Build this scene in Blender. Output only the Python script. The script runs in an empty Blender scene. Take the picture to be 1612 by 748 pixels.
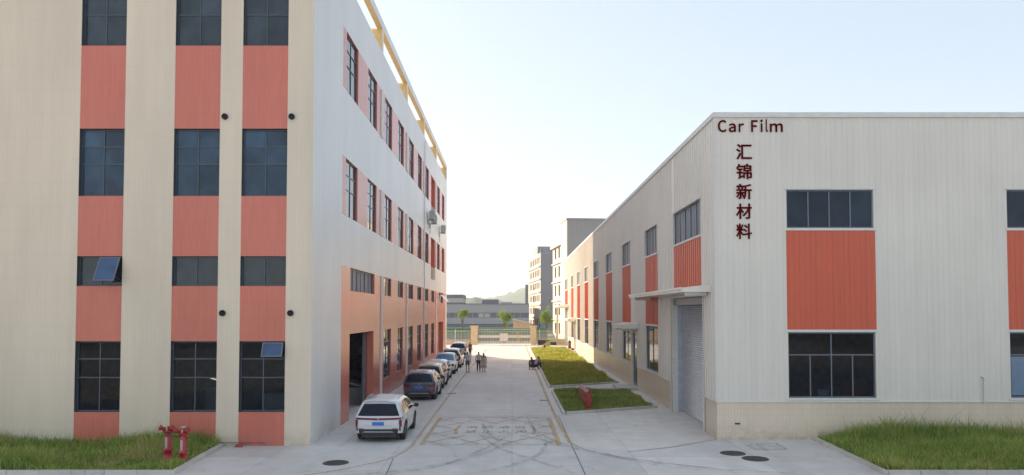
import bpy, bmesh, math, random
import numpy as np
from mathutils import Vector, Matrix
R = math.radians
rnd = random.Random(7)
sc = bpy.context.scene
col = sc.collection

# ---------------------------------------------------------------- camera, sky, sun, exposure
FPX, CX, HOR, TILT = 1150.0, 806.0, 492.0, R(2.0)
CAMH = 5.0
CY = HOR - FPX * math.tan(TILT)
cam_d = bpy.data.cameras.new('camera')
cam = bpy.data.objects.new('camera', cam_d)
col.objects.link(cam)
cam.location = (0, 0, CAMH)
cam.rotation_euler = (R(90) + TILT, 0, 0)
cam_d.sensor_width = 36
cam_d.lens = FPX / 1612 * 36
cam_d.shift_y = (CY - 374) / 1612
cam_d.clip_end = 9000
sc.camera = cam

SUN_EL, SUN_AZ = R(19), R(-53)          # azimuth from +Y, negative = towards -X
world = bpy.data.worlds.new('World')
sc.world = world
world.use_nodes = True
wn = world.node_tree
bg = wn.nodes['Background']
sky = wn.nodes.new('ShaderNodeTexSky')
sky.sky_type = 'NISHITA'
sky.sun_disc = False
sky.sun_elevation = SUN_EL
sky.sun_rotation = SUN_AZ
sky.altitude = 0
sky.air_density = 0.8
sky.dust_density = 1.0
sky.ozone_density = 2.0
sky_gam = wn.nodes.new('ShaderNodeGamma')      # softer contrast between the sun side and the far side of the sky
sky_gam.inputs[1].default_value = 0.345
wn.links.new(sky.outputs[0], sky_gam.inputs[0])
wn.links.new(sky_gam.outputs[0], bg.inputs[0])
bg.inputs[1].default_value = 0.15
sl = bpy.data.lights.new('sun', 'SUN')
sun = bpy.data.objects.new('sun', sl)
col.objects.link(sun)
sd = Vector((math.sin(SUN_AZ) * math.cos(SUN_EL), math.cos(SUN_AZ) * math.cos(SUN_EL), math.sin(SUN_EL)))
sun.rotation_euler = sd.to_track_quat('Z', 'Y').to_euler()
sl.energy = 2.5
sl.angle = R(0.5)
sl.color = (1.0, 0.82, 0.58)
sc.view_settings.view_transform = 'Standard'
sc.view_settings.look = 'None'
sc.view_settings.gamma = 1
sc.view_settings.exposure = 2.13
sc.cycles.max_bounces = 8
sc.cycles.volume_bounces = 1

# ---------------------------------------------------------------- helpers
def ray(px, py):
    u, v = (px - CX) / FPX, (CY - py) / FPX
    return Vector((u, math.cos(TILT) - v * math.sin(TILT), math.sin(TILT) + v * math.cos(TILT)))
def G(px, py, z=0.0):
    d = ray(px, py); t = (z - CAMH) / d.z
    return (d.x * t, d.y * t)
def A(px, py, Y):
    d = ray(px, py); t = Y / d.y
    return (d.x * t, CAMH + d.z * t)
def S(px, py, X):
    d = ray(px, py); t = X / d.x
    return (d.y * t, CAMH + d.z * t)

def tag(o, label=None, cat=None, group=None, kind=None):
    if label: o['label'] = label
    if cat: o['category'] = cat
    if group: o['group'] = group
    if kind: o['kind'] = kind
    return o
def thing(name, label, cat, loc=(0, 0, 0), rz=0, group=None):
    o = bpy.data.objects.new(name, None)
    o.empty_display_size = .3
    col.objects.link(o)
    o.location = loc
    o.rotation_euler = (0, 0, rz)
    return tag(o, label, cat, group)

class MB:
    def __init__(s): s.v = []; s.f = []; s.m = []; s.sm = []
    def face(s, pts, mi=0, smooth=False):
        n = len(s.v); s.v += [tuple(p) for p in pts]
        s.f.append(tuple(range(n, n + len(pts)))); s.m.append(mi); s.sm.append(smooth)
    def mesh(s, vs, fs, mi=0, smooth=False):
        n = len(s.v); s.v += [tuple(p) for p in vs]
        for f in fs:
            s.f.append(tuple(i + n for i in f)); s.m.append(mi); s.sm.append(smooth)
    def box(s, x0, x1, y0, y1, z0, z1, mi=0):
        x0, x1 = min(x0, x1), max(x0, x1); y0, y1 = min(y0, y1), max(y0, y1); z0, z1 = min(z0, z1), max(z0, z1)
        vs = [(x0,y0,z0),(x1,y0,z0),(x1,y1,z0),(x0,y1,z0),(x0,y0,z1),(x1,y0,z1),(x1,y1,z1),(x0,y1,z1)]
        s.mesh(vs, [(0,3,2,1),(4,5,6,7),(0,1,5,4),(1,2,6,5),(2,3,7,6),(3,0,4,7)], mi)
    def prism(s, poly, z0, z1, mi=0):
        n = len(poly)
        vs = [(p[0], p[1], z0) for p in poly] + [(p[0], p[1], z1) for p in poly]
        fs = [tuple(range(n - 1, -1, -1)), tuple(range(n, 2 * n))]
        fs += [(i, (i + 1) % n, n + (i + 1) % n, n + i) for i in range(n)]
        s.mesh(vs, fs, mi)
    def tube(s, p0, p1, r0, r1=None, n=10, mi=0, caps=True):
        r1 = r0 if r1 is None else r1
        p0, p1 = Vector(p0), Vector(p1)
        d = (p1 - p0).normalized()
        a = d.orthogonal().normalized(); b = d.cross(a)
        vs = []
        for p, r in ((p0, r0), (p1, r1)):
            for k in range(n):
                t = 2 * math.pi * k / n
                vs.append(p + (a * math.cos(t) + b * math.sin(t)) * r)
        s.mesh(vs, [(k, (k + 1) % n, n + (k + 1) % n, n + k) for k in range(n)], mi, True)
        if caps:
            s.face(vs[:n][::-1], mi); s.face(vs[n:], mi)
    def lathe(s, prof, c=(0, 0, 0), n=16, mi=0):
        vs = []
        for r, z in prof:
            for k in range(n):
                t = 2 * math.pi * k / n
                vs.append((c[0] + r * math.cos(t), c[1] + r * math.sin(t), c[2] + z))
        fs = []
        for j in range(len(prof) - 1):
            for k in range(n):
                fs.append((j*n+k, j*n+(k+1) % n, (j+1)*n+(k+1) % n, (j+1)*n+k))
        s.mesh(vs, fs, mi, True)
    def build(s, name, mats, parent=None, wl=True, loc=None):
        me = bpy.data.meshes.new(name)
        me.from_pydata(s.v, [], s.f)
        for m in (mats if isinstance(mats, (list, tuple)) else [mats]): me.materials.append(m)
        me.polygons.foreach_set('material_index', s.m)
        me.polygons.foreach_set('use_smooth', s.sm)
        me.update()
        o = bpy.data.objects.new(name, me)
        col.objects.link(o)
        if parent is not None:
            o.parent = parent
            if wl:
                w = Matrix.Identity(4); p = parent
                while p is not None:
                    w = Matrix.LocRotScale(p.location, p.rotation_euler, p.scale) @ p.matrix_parent_inverse @ w if False else (
                        Matrix.LocRotScale(p.location, p.rotation_euler, p.scale) @ w)
                    w = p.matrix_parent_inverse @ w
                    p = p.parent
                o.matrix_parent_inverse = w.inverted()
        if loc: o.location = loc
        return o

def copy_tree(o, parent=None):
    c = o.copy(); col.objects.link(c)
    if parent is not None:
        c.parent = parent; c.matrix_parent_inverse = o.matrix_parent_inverse.copy()
    for ch in list(o.children): copy_tree(ch, c)
    return c

# ---------------------------------------------------------------- materials
def nodes(name):
    m = bpy.data.materials.new(name); m.use_nodes = True
    nt = m.node_tree
    return m, nt, nt.nodes['Principled BSDF']
def N(nt, t, **kw):
    n = nt.nodes.new(t)
    for k, v in kw.items():
        if k.startswith('i_'): n.inputs[k[2:].replace('_', ' ')].default_value = v
        else: setattr(n, k, v)
    return n
def mixc(nt, fac, a, b, mode='MIX'):
    m = N(nt, 'ShaderNodeMix', data_type='RGBA', blend_type=mode)
    for i, x in ((0, fac), (6, a), (7, b)):
        if isinstance(x, bpy.types.NodeSocket): nt.links.new(x, m.inputs[i])
        elif i == 0: m.inputs[0].default_value = x
        else: m.inputs[i].default_value = (*x, 1) if len(x) == 3 else x
    return m.outputs[2]
def ramp(nt, x, stops):
    r = N(nt, 'ShaderNodeValToRGB')
    e = r.color_ramp.elements
    while len(e) < len(stops): e.new(.5)
    for k, (p, c) in enumerate(stops):
        e[k].position = p; e[k].color = (c, c, c, 1) if not isinstance(c, tuple) else (*c, 1)
    nt.links.new(x, r.inputs[0])
    return r.outputs[0]
def noise(nt, vec, scale, detail=4, rough=.55):
    n = N(nt, 'ShaderNodeTexNoise'); n.inputs['Scale'].default_value = scale
    n.inputs['Detail'].default_value = detail; n.inputs['Roughness'].default_value = rough
    if vec is not None: nt.links.new(vec, n.inputs['Vector'])
    return n.outputs[0]
def ocoord(nt, scale=None):
    tc = N(nt, 'ShaderNodeTexCoord')
    if scale is None: return tc.outputs['Object']
    mp = N(nt, 'ShaderNodeMapping'); mp.inputs['Scale'].default_value = scale
    nt.links.new(tc.outputs['Object'], mp.inputs[0])
    return mp.outputs[0]
def bump(nt, bsdf, h, strength=.3, dist=.01):
    b = N(nt, 'ShaderNodeBump'); b.inputs['Strength'].default_value = strength; b.inputs['Distance'].default_value = dist
    nt.links.new(h, b.inputs['Height']); nt.links.new(b.outputs[0], bsdf.inputs['Normal'])

def simple(name, c, rough=.5, metal=0, var=.12, vscale=3, coat=0, streak=None, bmp=0):
    m, nt, b = nodes(name)
    v = ocoord(nt, streak)
    n = noise(nt, v, vscale)
    f = ramp(nt, n, [(.3, 1 - var), (.7, 1 + var * .3)])
    nt.links.new(mixc(nt, 1.0, c, f, 'MULTIPLY'), b.inputs['Base Color'])
    b.inputs['Roughness'].default_value = rough; b.inputs['Metallic'].default_value = metal
    if coat: b.inputs['Coat Weight'].default_value = coat; b.inputs['Coat Roughness'].default_value = .05
    if bmp: bump(nt, b, noise(nt, ocoord(nt), 40), bmp)
    return m

def tile_mat(name, c, grout, tw=.1, th=.3, rough=.35, var=.10):
    """small glazed facade tiles stacked in upright rows, u = x + y, v = z"""
    m, nt, b = nodes(name)
    tc = ocoord(nt)
    sx = N(nt, 'ShaderNodeSeparateXYZ'); nt.links.new(tc, sx.inputs[0])
    ad = N(nt, 'ShaderNodeMath', operation='ADD'); nt.links.new(sx.outputs[0], ad.inputs[0]); nt.links.new(sx.outputs[1], ad.inputs[1])
    cb = N(nt, 'ShaderNodeCombineXYZ'); nt.links.new(ad.outputs[0], cb.inputs[0]); nt.links.new(sx.outputs[2], cb.inputs[1])
    br = N(nt, 'ShaderNodeTexBrick', offset=0.0, squash=1.0)
    nt.links.new(cb.outputs[0], br.inputs['Vector'])
    br.inputs['Scale'].default_value = 1.0
    br.inputs['Brick Width'].default_value = tw; br.inputs['Row Height'].default_value = th
    br.inputs['Mortar Size'].default_value = .010; br.inputs['Mortar Smooth'].default_value = .25
    br.inputs['Color1'].default_value = (*c, 1)
    br.inputs['Color2'].default_value = (*[x * (1 - var) for x in c], 1)
    br.inputs['Mortar'].default_value = (*grout, 1)
    big = ramp(nt, noise(nt, ocoord(nt, (.35, .35, .12)), 1.0, 5), [(.3, .90), (.7, 1.04)])
    c1 = mixc(nt, 1.0, br.outputs['Color'], big, 'MULTIPLY')
    drip = ramp(nt, noise(nt, ocoord(nt, (2.6, 2.6, .10)), 1.0, 5, .6), [(.42, .965), (.6, 1.0)])
    c2 = mixc(nt, 1.0, c1, drip, 'MULTIPLY')
    # splash dirt low on the wall
    lo = N(nt, 'ShaderNodeMapRange'); nt.links.new(sx.outputs[2], lo.inputs[0])
    lo.inputs[1].default_value = 0; lo.inputs[2].default_value = .7; lo.inputs[3].default_value = 1; lo.inputs[4].default_value = 0
    dn = noise(nt, ocoord(nt), 2.2, 6, .7)
    mu = N(nt, 'ShaderNodeMath', operation='MULTIPLY'); nt.links.new(lo.outputs[0], mu.inputs[0]); nt.links.new(ramp(nt, dn, [(.35, 0), (.7, .55)]), mu.inputs[1])
    c3 = mixc(nt, mu.outputs[0], c2, (.20, .17, .12))
    nt.links.new(c3, b.inputs['Base Color'])
    b.inputs['Roughness'].default_value = rough
    bump(nt, b, br.outputs['Fac'], -.35, .006)
    return m

def metal_sheet(name, c, rough=.32, var=.05):
    m, nt, b = nodes(name)
    st = noise(nt, ocoord(nt, (3.0, 3.0, .12)), 1.0, 5, .65)
    big = noise(nt, ocoord(nt), .25, 4)
    f = mixc(nt, 1.0, ramp(nt, st, [(.35, 1 - var), (.65, 1.03)]), ramp(nt, big, [(.3, .93), (.7, 1.03)]), 'MULTIPLY')
    sp = ramp(nt, noise(nt, ocoord(nt, (1, 1, .5)), 9, 6, .7), [(.66, 0), (.78, .25)])
    c1 = mixc(nt, 1.0, c, f, 'MULTIPLY')
    nt.links.new(mixc(nt, sp, c1, (.30, .25, .18)), b.inputs['Base Color'])
    rr = ramp(nt, st, [(.3, rough - .06), (.7, rough + .12)])
    nt.links.new(rr, b.inputs['Roughness'])
    bump(nt, b, noise(nt, ocoord(nt, (1, 1, .4)), 1.6, 3), .25, .02)
    return m

def glass_mat(name, c, spec=.5, rough=.04, curt=.0):
    m, nt, b = nodes(name)
    n = noise(nt, ocoord(nt, (1, 1, .8)), .9, 3)
    c0 = tuple(x * .45 for x in c)
    gi = N(nt, 'ShaderNodeNewGeometry')
    base = mixc(nt, ramp(nt, n, [(.38, 0), (.62, 1)]), c0, c)
    base = mixc(nt, 1.0, base, ramp(nt, gi.outputs['Random Per Island'], [(0, .4), (1, 1.5)]), 'MULTIPLY')
    nt.links.new(base, b.inputs['Base Color'])
    b.inputs['Roughness'].default_value = rough
    b.inputs['IOR'].default_value = 1.5
    b.inputs['Specular IOR Level'].default_value = spec
    bump(nt, b, noise(nt, ocoord(nt), .8, 2), .10, .02)
    return m

def concrete(name, c, stain=.16, warm=None):
    m, nt, b = nodes(name)
    o = ocoord(nt)
    big = ramp(nt, noise(nt, ocoord(nt, (.28, .12, .3)), 1.0, 6, .6), [(.28, 1 - stain), (.72, 1.08)])
    mid = ramp(nt, noise(nt, o, 1.3, 7, .65), [(.3, .88), (.7, 1.06)])
    fine = ramp(nt, noise(nt, o, 45, 3, .7), [(.3, .94), (.7, 1.06)])
    f = mixc(nt, 1.0, mixc(nt, 1.0, big, mid, 'MULTIPLY'), fine, 'MULTIPLY')
    c1 = mixc(nt, 1.0, c, f, 'MULTIPLY')
    dm = ramp(nt, noise(nt, ocoord(nt, (.5, .22, 1)), 1.0, 7, .7), [(.60, 0), (.74, .38)])
    c2 = mixc(nt, dm, c1, (.19, .19, .20))
    sw = ramp(nt, noise(nt, ocoord(nt, (.9, .10, 1)), 1.3, 4, .6), [(.5, 0), (.75, .22)])
    c3 = mixc(nt, sw, c2, warm or (.46, .43, .38))
    sx = N(nt, 'ShaderNodeTexBrick', offset=0.0, squash=1.0); nt.links.new(ocoord(nt), sx.inputs['Vector'])
    sx.inputs['Scale'].default_value = 1; sx.inputs['Brick Width'].default_value = 4.2; sx.inputs['Row Height'].default_value = 5.1
    sx.inputs['Mortar Size'].default_value = .012; sx.inputs['Mortar Smooth'].default_value = .3
    sx.inputs['Color1'].default_value = (1.04, 1.04, 1.04, 1); sx.inputs['Color2'].default_value = (.90, .90, .905, 1); sx.inputs['Mortar'].default_value = (.62, .62, .62, 1)
    c4 = mixc(nt, 1.0, c3, sx.outputs['Color'], 'MULTIPLY')
    wv = N(nt, 'ShaderNodeVectorMath', operation='ADD'); nt.links.new(o, wv.inputs[0])
    wn_ = N(nt, 'ShaderNodeTexNoise'); wn_.inputs['Scale'].default_value = 1.5; nt.links.new(o, wn_.inputs['Vector']); nt.links.new(wn_.outputs['Color'], wv.inputs[1])
    vo = N(nt, 'ShaderNodeTexVoronoi', feature='DISTANCE_TO_EDGE'); vo.inputs['Scale'].default_value = .16; nt.links.new(wv.outputs[0], vo.inputs['Vector'])
    ck = ramp(nt, vo.outputs['Distance'], [(.0, .5), (.0035, 0)])
    mk = ramp(nt, noise(nt, o, .35, 3), [(.50, 0), (.56, 1)])
    cm = N(nt, 'ShaderNodeMath', operation='MULTIPLY'); nt.links.new(ck, cm.inputs[0]); nt.links.new(mk, cm.inputs[1])
    c5 = mixc(nt, cm.outputs[0], c4, (.12, .115, .11))
    nt.links.new(c5, b.inputs['Base Color'])
    b.inputs['Roughness'].default_value = .72
    bump(nt, b, noise(nt, o, 30, 5, .7), .25, .01)
    return m

def worn_paint(name, c, keep=(.42, .62), scale=5, top=.85):
    m, nt, b = nodes(name)
    b.inputs['Base Color'].default_value = (*c, 1); b.inputs['Roughness'].default_value = .7
    tr = N(nt, 'ShaderNodeBsdfTransparent')
    mx = N(nt, 'ShaderNodeMixShader')
    f = ramp(nt, noise(nt, ocoord(nt), scale, 7, .75), [(keep[0], 0), (keep[1], top)])
    nt.links.new(f, mx.inputs[0]); nt.links.new(tr.outputs[0], mx.inputs[1]); nt.links.new(b.outputs[0], mx.inputs[2])
    nt.links.new(mx.outputs[0], nt.nodes['Material Output'].inputs[0])
    return m

def grass_mat(name, c1, c2, c3):
    m, nt, b = nodes(name)
    g = N(nt, 'ShaderNodeNewGeometry')
    n = noise(nt, ocoord(nt), .55, 5, .6)
    a = mixc(nt, ramp(nt, n, [(.38, 0), (.58, 1)]), c1, c2)
    a = mixc(nt, ramp(nt, noise(nt, ocoord(nt), .33, 4, .7), [(.52, 0), (.66, .75)]), a, c3)
    d = mixc(nt, ramp(nt, g.outputs['Random Per Island'], [(.72, 0), (.95, 1)]), a, c3)
    f = ramp(nt, g.outputs['Random Per Island'], [(0, .65), (.6, 1.25)])
    e = mixc(nt, 1.0, d, f, 'MULTIPLY')
    nt.links.new(e, b.inputs['Base Color'])
    b.inputs['Roughness'].default_value = .6
    t = N(nt, 'ShaderNodeBsdfTranslucent'); nt.links.new(e, t.inputs[0])
    mx = N(nt, 'ShaderNodeMixShader'); mx.inputs[0].default_value = .35
    nt.links.new(b.outputs[0], mx.inputs[1]); nt.links.new(t.outputs[0], mx.inputs[2])
    nt.links.new(mx.outputs[0], nt.nodes['Material Output'].inputs[0])
    return m

M = {}
M['cream'] = tile_mat('cream_tile', (.80, .67, .52), (.73, .61, .47), th=.9, var=.02)
M['salmon'] = tile_mat('salmon_tile', (.69, .195, .135), (.60, .18, .125), rough=.24, th=.6, var=.06)
M['plaster'] = tile_mat('grey_wall_tile', (.78, .76, .73), (.75, .73, .70), rough=.36, var=.02, th=.6)
M['pilaster'] = simple('pale_pilaster', (.78, .74, .67), .6, var=.1, streak=(2, 2, .3))
M['plinth'] = tile_mat('beige_plinth_tile', (.80, .66, .51), (.70, .575, .44), tw=.12, th=.24, var=.04)
M['ochre'] = simple('ochre_paint', (.80, .56, .25), .75, var=.12)
M['metalwall'] = metal_sheet('pale_grey_cladding', (.79, .725, .64))
M['redmetal'] = metal_sheet('orange_red_cladding', (.66, .115, .05), .30, var=.09)
M['trim'] = simple('white_trim', (.76, .73, .68), .45, var=.12, streak=(1, 1, 3))
M['frame'] = simple('dark_aluminium', (.085, .10, .12), .35, metal=.3, var=.1)
M['frame2'] = simple('grey_aluminium', (.16, .18, .21), .35, metal=.3, var=.1)
M['glass_blue'] = glass_mat('blue_tinted_glass', (.035, .075, .125))
M['glass_dark'] = glass_mat('dark_glass', (.012, .016, .026), spec=.28)
def clear_glass(name, c, see=.55):
    m = glass_mat(name, c, spec=.35); nt = m.node_tree
    tr = N(nt, 'ShaderNodeBsdfTransparent'); tr.inputs[0].default_value = (.62, .70, .78, 1)
    mx = N(nt, 'ShaderNodeMixShader'); mx.inputs[0].default_value = see
    nt.links.new(nt.nodes['Principled BSDF'].outputs[0], mx.inputs[1]); nt.links.new(tr.outputs[0], mx.inputs[2])
    nt.links.new(mx.outputs[0], nt.nodes['Material Output'].inputs[0])
    return m
M['glass_clear'] = clear_glass('tinted_see_through_glass', (.012, .016, .024))
M['glass_navy'] = glass_mat('navy_glass', (.014, .024, .045), spec=.30)
M['glass_right'] = glass_mat('warehouse_side_glass', (.035, .045, .06), spec=.30)
M['glass_sky'] = glass_mat('mirror_coated_glass', (.04, .055, .07), spec=.9)
M['glass_sky'].node_tree.nodes['Principled BSDF'].inputs['IOR'].default_value = 1.9
M['blind_grey'] = simple('grey_pleated_blind', (.22, .24, .29), .5, var=.5, vscale=2, streak=(2.2, 2.2, .1))
M['glass_side'] = glass_mat('street_side_glass', (.04, .055, .07), spec=.6)
M['glass_open'] = glass_mat('open_sash_glass', (.055, .10, .20))  # bluer base imitates the sky reflection on the tilted sash
M['curtain'] = simple('pale_blue_blind', (.17, .25, .36), .3, var=.2, streak=(6, 6, .5))
M['dark'] = simple('dark_interior', (.03, .03, .032), .9)
M['room'] = simple('garage_wall', (.42, .36, .30), .9, var=.3)
M['shutter'] = simple('roller_shutter_metal', (.52, .54, .58), .38, metal=.5, var=.15, streak=(.4, .4, 3))
M['roof'] = simple('roof_grey', (.35, .35, .34), .8)
M['conc'] = concrete('yard_concrete', (.70, .655, .61))
M['apron'] = concrete('pale_apron_concrete', (.76, .71, .64), .18)
M['kerb'] = concrete('kerb_concrete', (.66, .62, .56), .3)
M['joint'] = simple('joint_bitumen', (.10, .10, .10), .9, var=.4)
M['yellow'] = worn_paint('worn_yellow_paint', (.66, .40, .13), (.36, .58), 4, .75)
M['yellow_faint'] = worn_paint('faint_yellow_line', (.60, .42, .24), (.30, .60), 4, .6)
M['orange'] = worn_paint('faint_orange_paint', (.44, .22, .11), (.36, .60), 5, .72)
M['greypaint'] = worn_paint('worn_grey_lettering', (.20, .155, .14), (.36, .60), 6, .8)
M['whitepaint'] = worn_paint('faint_white_paint', (.62, .62, .62), (.38, .66), 3, .6)
M['tyremark'] = worn_paint('rubber_tyre_mark', (.15, .15, .155), (.40, .72), 2.2, .5)
M['soil'] = simple('soil', (.10, .085, .045), .95, var=.4)
M['grass'] = grass_mat('green_grass', (.17, .30, .035), (.30, .38, .06), (.48, .42, .16))
M['grass_far'] = grass_mat('grass_sunlit_tint', (.23, .31, .03), (.36, .36, .045), (.50, .42, .09))  # yellower, brighter copy of the grass with sunlight put into the colour
M['leaf'] = grass_mat('young_leaves', (.13, .24, .02), (.20, .29, .03), (.28, .32, .05))
M['leaf_dark'] = grass_mat('hill_leaves', (.04, .07, .02), (.06, .09, .03), (.07, .08, .03))
M['bark'] = simple('bark', (.10, .08, .065), .9, var=.3)
M['hydrant'] = simple('red_enamel', (.46, .012, .022), .35, var=.25, coat=.3)
M['hydrant_cap'] = simple('dull_red_cap', (.36, .025, .03), .5, var=.3)
M['label_white'] = simple('white_label', (.50, .42, .42), .6)
M['iron'] = simple('cast_iron', (.075, .07, .065), .6, var=.4, vscale=12)
M['brickred'] = simple('red_brick', (.38, .09, .06), .9, var=.3)
M['sign'] = simple('dark_maroon_lettering', (.105, .0, .002), .95, var=.0)
M['sign'].node_tree.nodes['Principled BSDF'].inputs['Specular IOR Level'].default_value = .0
M['acwhite'] = simple('ac_casing', (.45, .45, .43), .5, var=.15)
M['black'] = simple('black_rubber', (.018, .018, .02), .6, var=.2)
M['rim'] = simple('alloy_rim', (.32, .33, .34), .3, metal=.8)
M['carglass'] = glass_mat('car_glass', (.010, .014, .026), spec=.28, rough=.03)
M['carglass_b'] = glass_mat('car_windscreen_sky_tint', (.12, .30, .52), rough=.05)  # blue base colour stands in for sky mirrored in the windscreen
M['taillight'] = simple('tail_light_red', (.20, .008, .015), .2, var=.1, coat=.5)
M['redlamp'] = simple('reflector_red', (.55, .02, .03), .25, var=.1, coat=.5)
M['plate'] = simple('blue_plate', (.055, .16, .58), .4, var=.1)
M['plate_mark'] = simple('plate_white', (.55, .62, .75), .5, var=.1)
M['clad'] = simple('black_plastic', (.03, .03, .033), .55)
M['silver'] = simple('satin_silver', (.42, .42, .42), .35, metal=.6)
M['headlamp'] = simple('headlamp', (.5, .52, .55), .15, metal=.3, coat=1)
def paint(name, c, metal=0.0): return simple(name, c, .28, metal=metal, var=.05, coat=.8)
M['p_white'] = paint('white_car_paint', (.66, .67, .68))
M['p_slate'] = paint('slate_car_paint', (.055, .075, .115), .0)
M['p_champ'] = paint('champagne_car_paint', (.42, .37, .31), .3)
M['p_pink'] = paint('offwhite_car_paint', (.62, .58, .57))
M['p_pearl'] = paint('pearl_car_paint', (.52, .49, .45), .1)
M['p_blue'] = paint('pale_blue_car_paint', (.33, .43, .55), .2)
M['skin'] = simple('skin', (.42, .24, .17), .55, var=.05)
M['hair'] = simple('black_hair', (.015, .012, .011), .5)
M['wall_orange'] = simple('cream_pillar_sunlit', (.62, .45, .27), .75, var=.12)  # cream with the orange of low sunlight mixed into the colour
M['gate_white'] = simple('white_gate_metal', (.62, .58, .50), .5)
M['gate_yellow'] = simple('yellow_gate_bar', (.65, .45, .10), .5)
M['green'] = simple('green_hoarding', (.03, .20, .095), .6, var=.2)
M['greygreen'] = simple('grey_mesh_fence', (.22, .26, .23), .8, var=.2)
M['farwhite'] = simple('far_white_render', (.55, .49, .43), .8, var=.1, streak=(1, 1, .2))
M['farshade'] = simple('far_render_shaded', (.27, .27, .285), .8, var=.08, streak=(1, 1, .2))  # shade mixed into the colour for far walls turned from the sun
M['farpale'] = simple('factory_grey_cladding', (.38, .39, .41), .7, var=.08)
M['fardark'] = simple('factory_dark_band', (.15, .165, .19), .7, var=.08)
M['hill'] = simple('wooded_hill', (.06, .09, .045), 1, var=.5, vscale=.02)
M['asphalt'] = simple('asphalt', (.10, .10, .10), .9, var=.2)
M['earth'] = simple('far_ground', (.24, .23, .18), .95, var=.3, vscale=.01)

# ---------------------------------------------------------------- facade tools
def P3(plane, val, u, v, d=0.0, out=-1):
    """a point on a facade plane; d metres outward"""
    return (u, val + out * d, v) if plane == 'y' else (val + out * d, u, v)

def islands(mb):
    key = lambda p: (round(p[0], 3), round(p[1], 3), round(p[2], 3))
    par = {}
    def find(a):
        while par[a] != a: par[a] = par[par[a]]; a = par[a]
        return a
    for f in mb.f:
        ks = [key(mb.v[i]) for i in f]
        for k in ks: par.setdefault(k, k)
        for k in ks[1:]: par[find(k)] = find(ks[0])
    out = {}
    for f in mb.f:
        out.setdefault(find(key(mb.v[f[0]])), MB()).face([mb.v[i] for i in f])
    return list(out.values())

def facade(parent, plane, val, out, u0, u1, v0, v1, regions, mats, wl=True, ribs=None, name='wall'):
    """mats = (wall material, reveal material). regions: dict(k='hole'|'panel', r=(u0,u1,v0,v1), mat, name, depth)"""
    us = {u0, u1}; vs = {v0, v1}
    for g in regions:
        a, b, c, d = g['r']
        for x in (a, b):
            if u0 < x < u1: us.add(x)
        for x in (c, d):
            if v0 < x < v1: vs.add(x)
    us = sorted(us); vs = sorted(vs)
    wall = MB(); pans = [MB() if g['k'] == 'panel' else None for g in regions]
    flip = (plane == 'y') == (out > 0)
    def quad(mb, pts, mi=0):
        mb.face(pts[::-1] if flip else pts, mi)
    for i in range(len(us) - 1):
        for j in range(len(vs) - 1):
            cu, cv = (us[i] + us[i+1]) / 2, (vs[j] + vs[j+1]) / 2
            tgt = wall
            for g, pm in zip(regions, pans):
                a, b, c, d = g['r']
                if a < cu < b and c < cv < d: tgt = pm if g['k'] == 'panel' else None
                if tgt is None: break
            if tgt is None: continue
            q = [P3(plane, val, us[i], vs[j]), P3(plane, val, us[i+1], vs[j]), P3(plane, val, us[i+1], vs[j+1]), P3(plane, val, us[i], vs[j+1])]
            quad(tgt, q)
            if ribs:
                pitch, w, h = ribs
                k0 = math.ceil((us[i] + .03) / pitch)
                while k0 * pitch < us[i+1] - .03:
                    u = k0 * pitch; k0 += 1
                    ww = w if k0 % 3 else w * 1.5
                    pr = [(u - ww/2, -.001), (u - ww/4, h), (u + ww/4, h), (u + ww/2, -.001)]
                    for t in range(3):
                        (ua, da), (ub, db) = pr[t], pr[t+1]
                        quad(tgt, [P3(plane, val, ua, vs[j], da, out), P3(plane, val, ub, vs[j], db, out), P3(plane, val, ub, vs[j+1], db, out), P3(plane, val, ua, vs[j+1], da, out)])
    for g in regions:
        if g['k'] != 'hole': continue
        a, b, c, d = g['r']; dep = g.get('depth', .2)
        f = lambda u, v, q: P3(plane, val, u, v, q, out)
        for (ua, va), (ub, vb) in (((a, c), (b, c)), ((b, c), (b, d)), ((b, d), (a, d)), ((a, d), (a, c))):
            if va == vb and (va <= v0 or va >= v1): continue
            wall.face([f(ua, va, 0), f(ub, vb, 0), f(ub, vb, -dep), f(ua, va, -dep)], g.get('rmi', 1))
    w = wall.build(name, list(mats), parent, wl)
    for g, pm in zip(regions, pans):
        if pm is not None and pm.v:
            for q in ([pm] if ribs else islands(pm)): q.build(g.get('name', 'panel'), g['mat'], parent, wl)
    return w

def fbox(mb, plane, val, out, u0, u1, v0, v1, d0, d1, mi=0):
    a = P3(plane, val, u0, v0, d0, out); b = P3(plane, val, u1, v1, d1, out)
    mb.box(a[0], b[0], a[1], b[1], a[2], b[2], mi)

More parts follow.
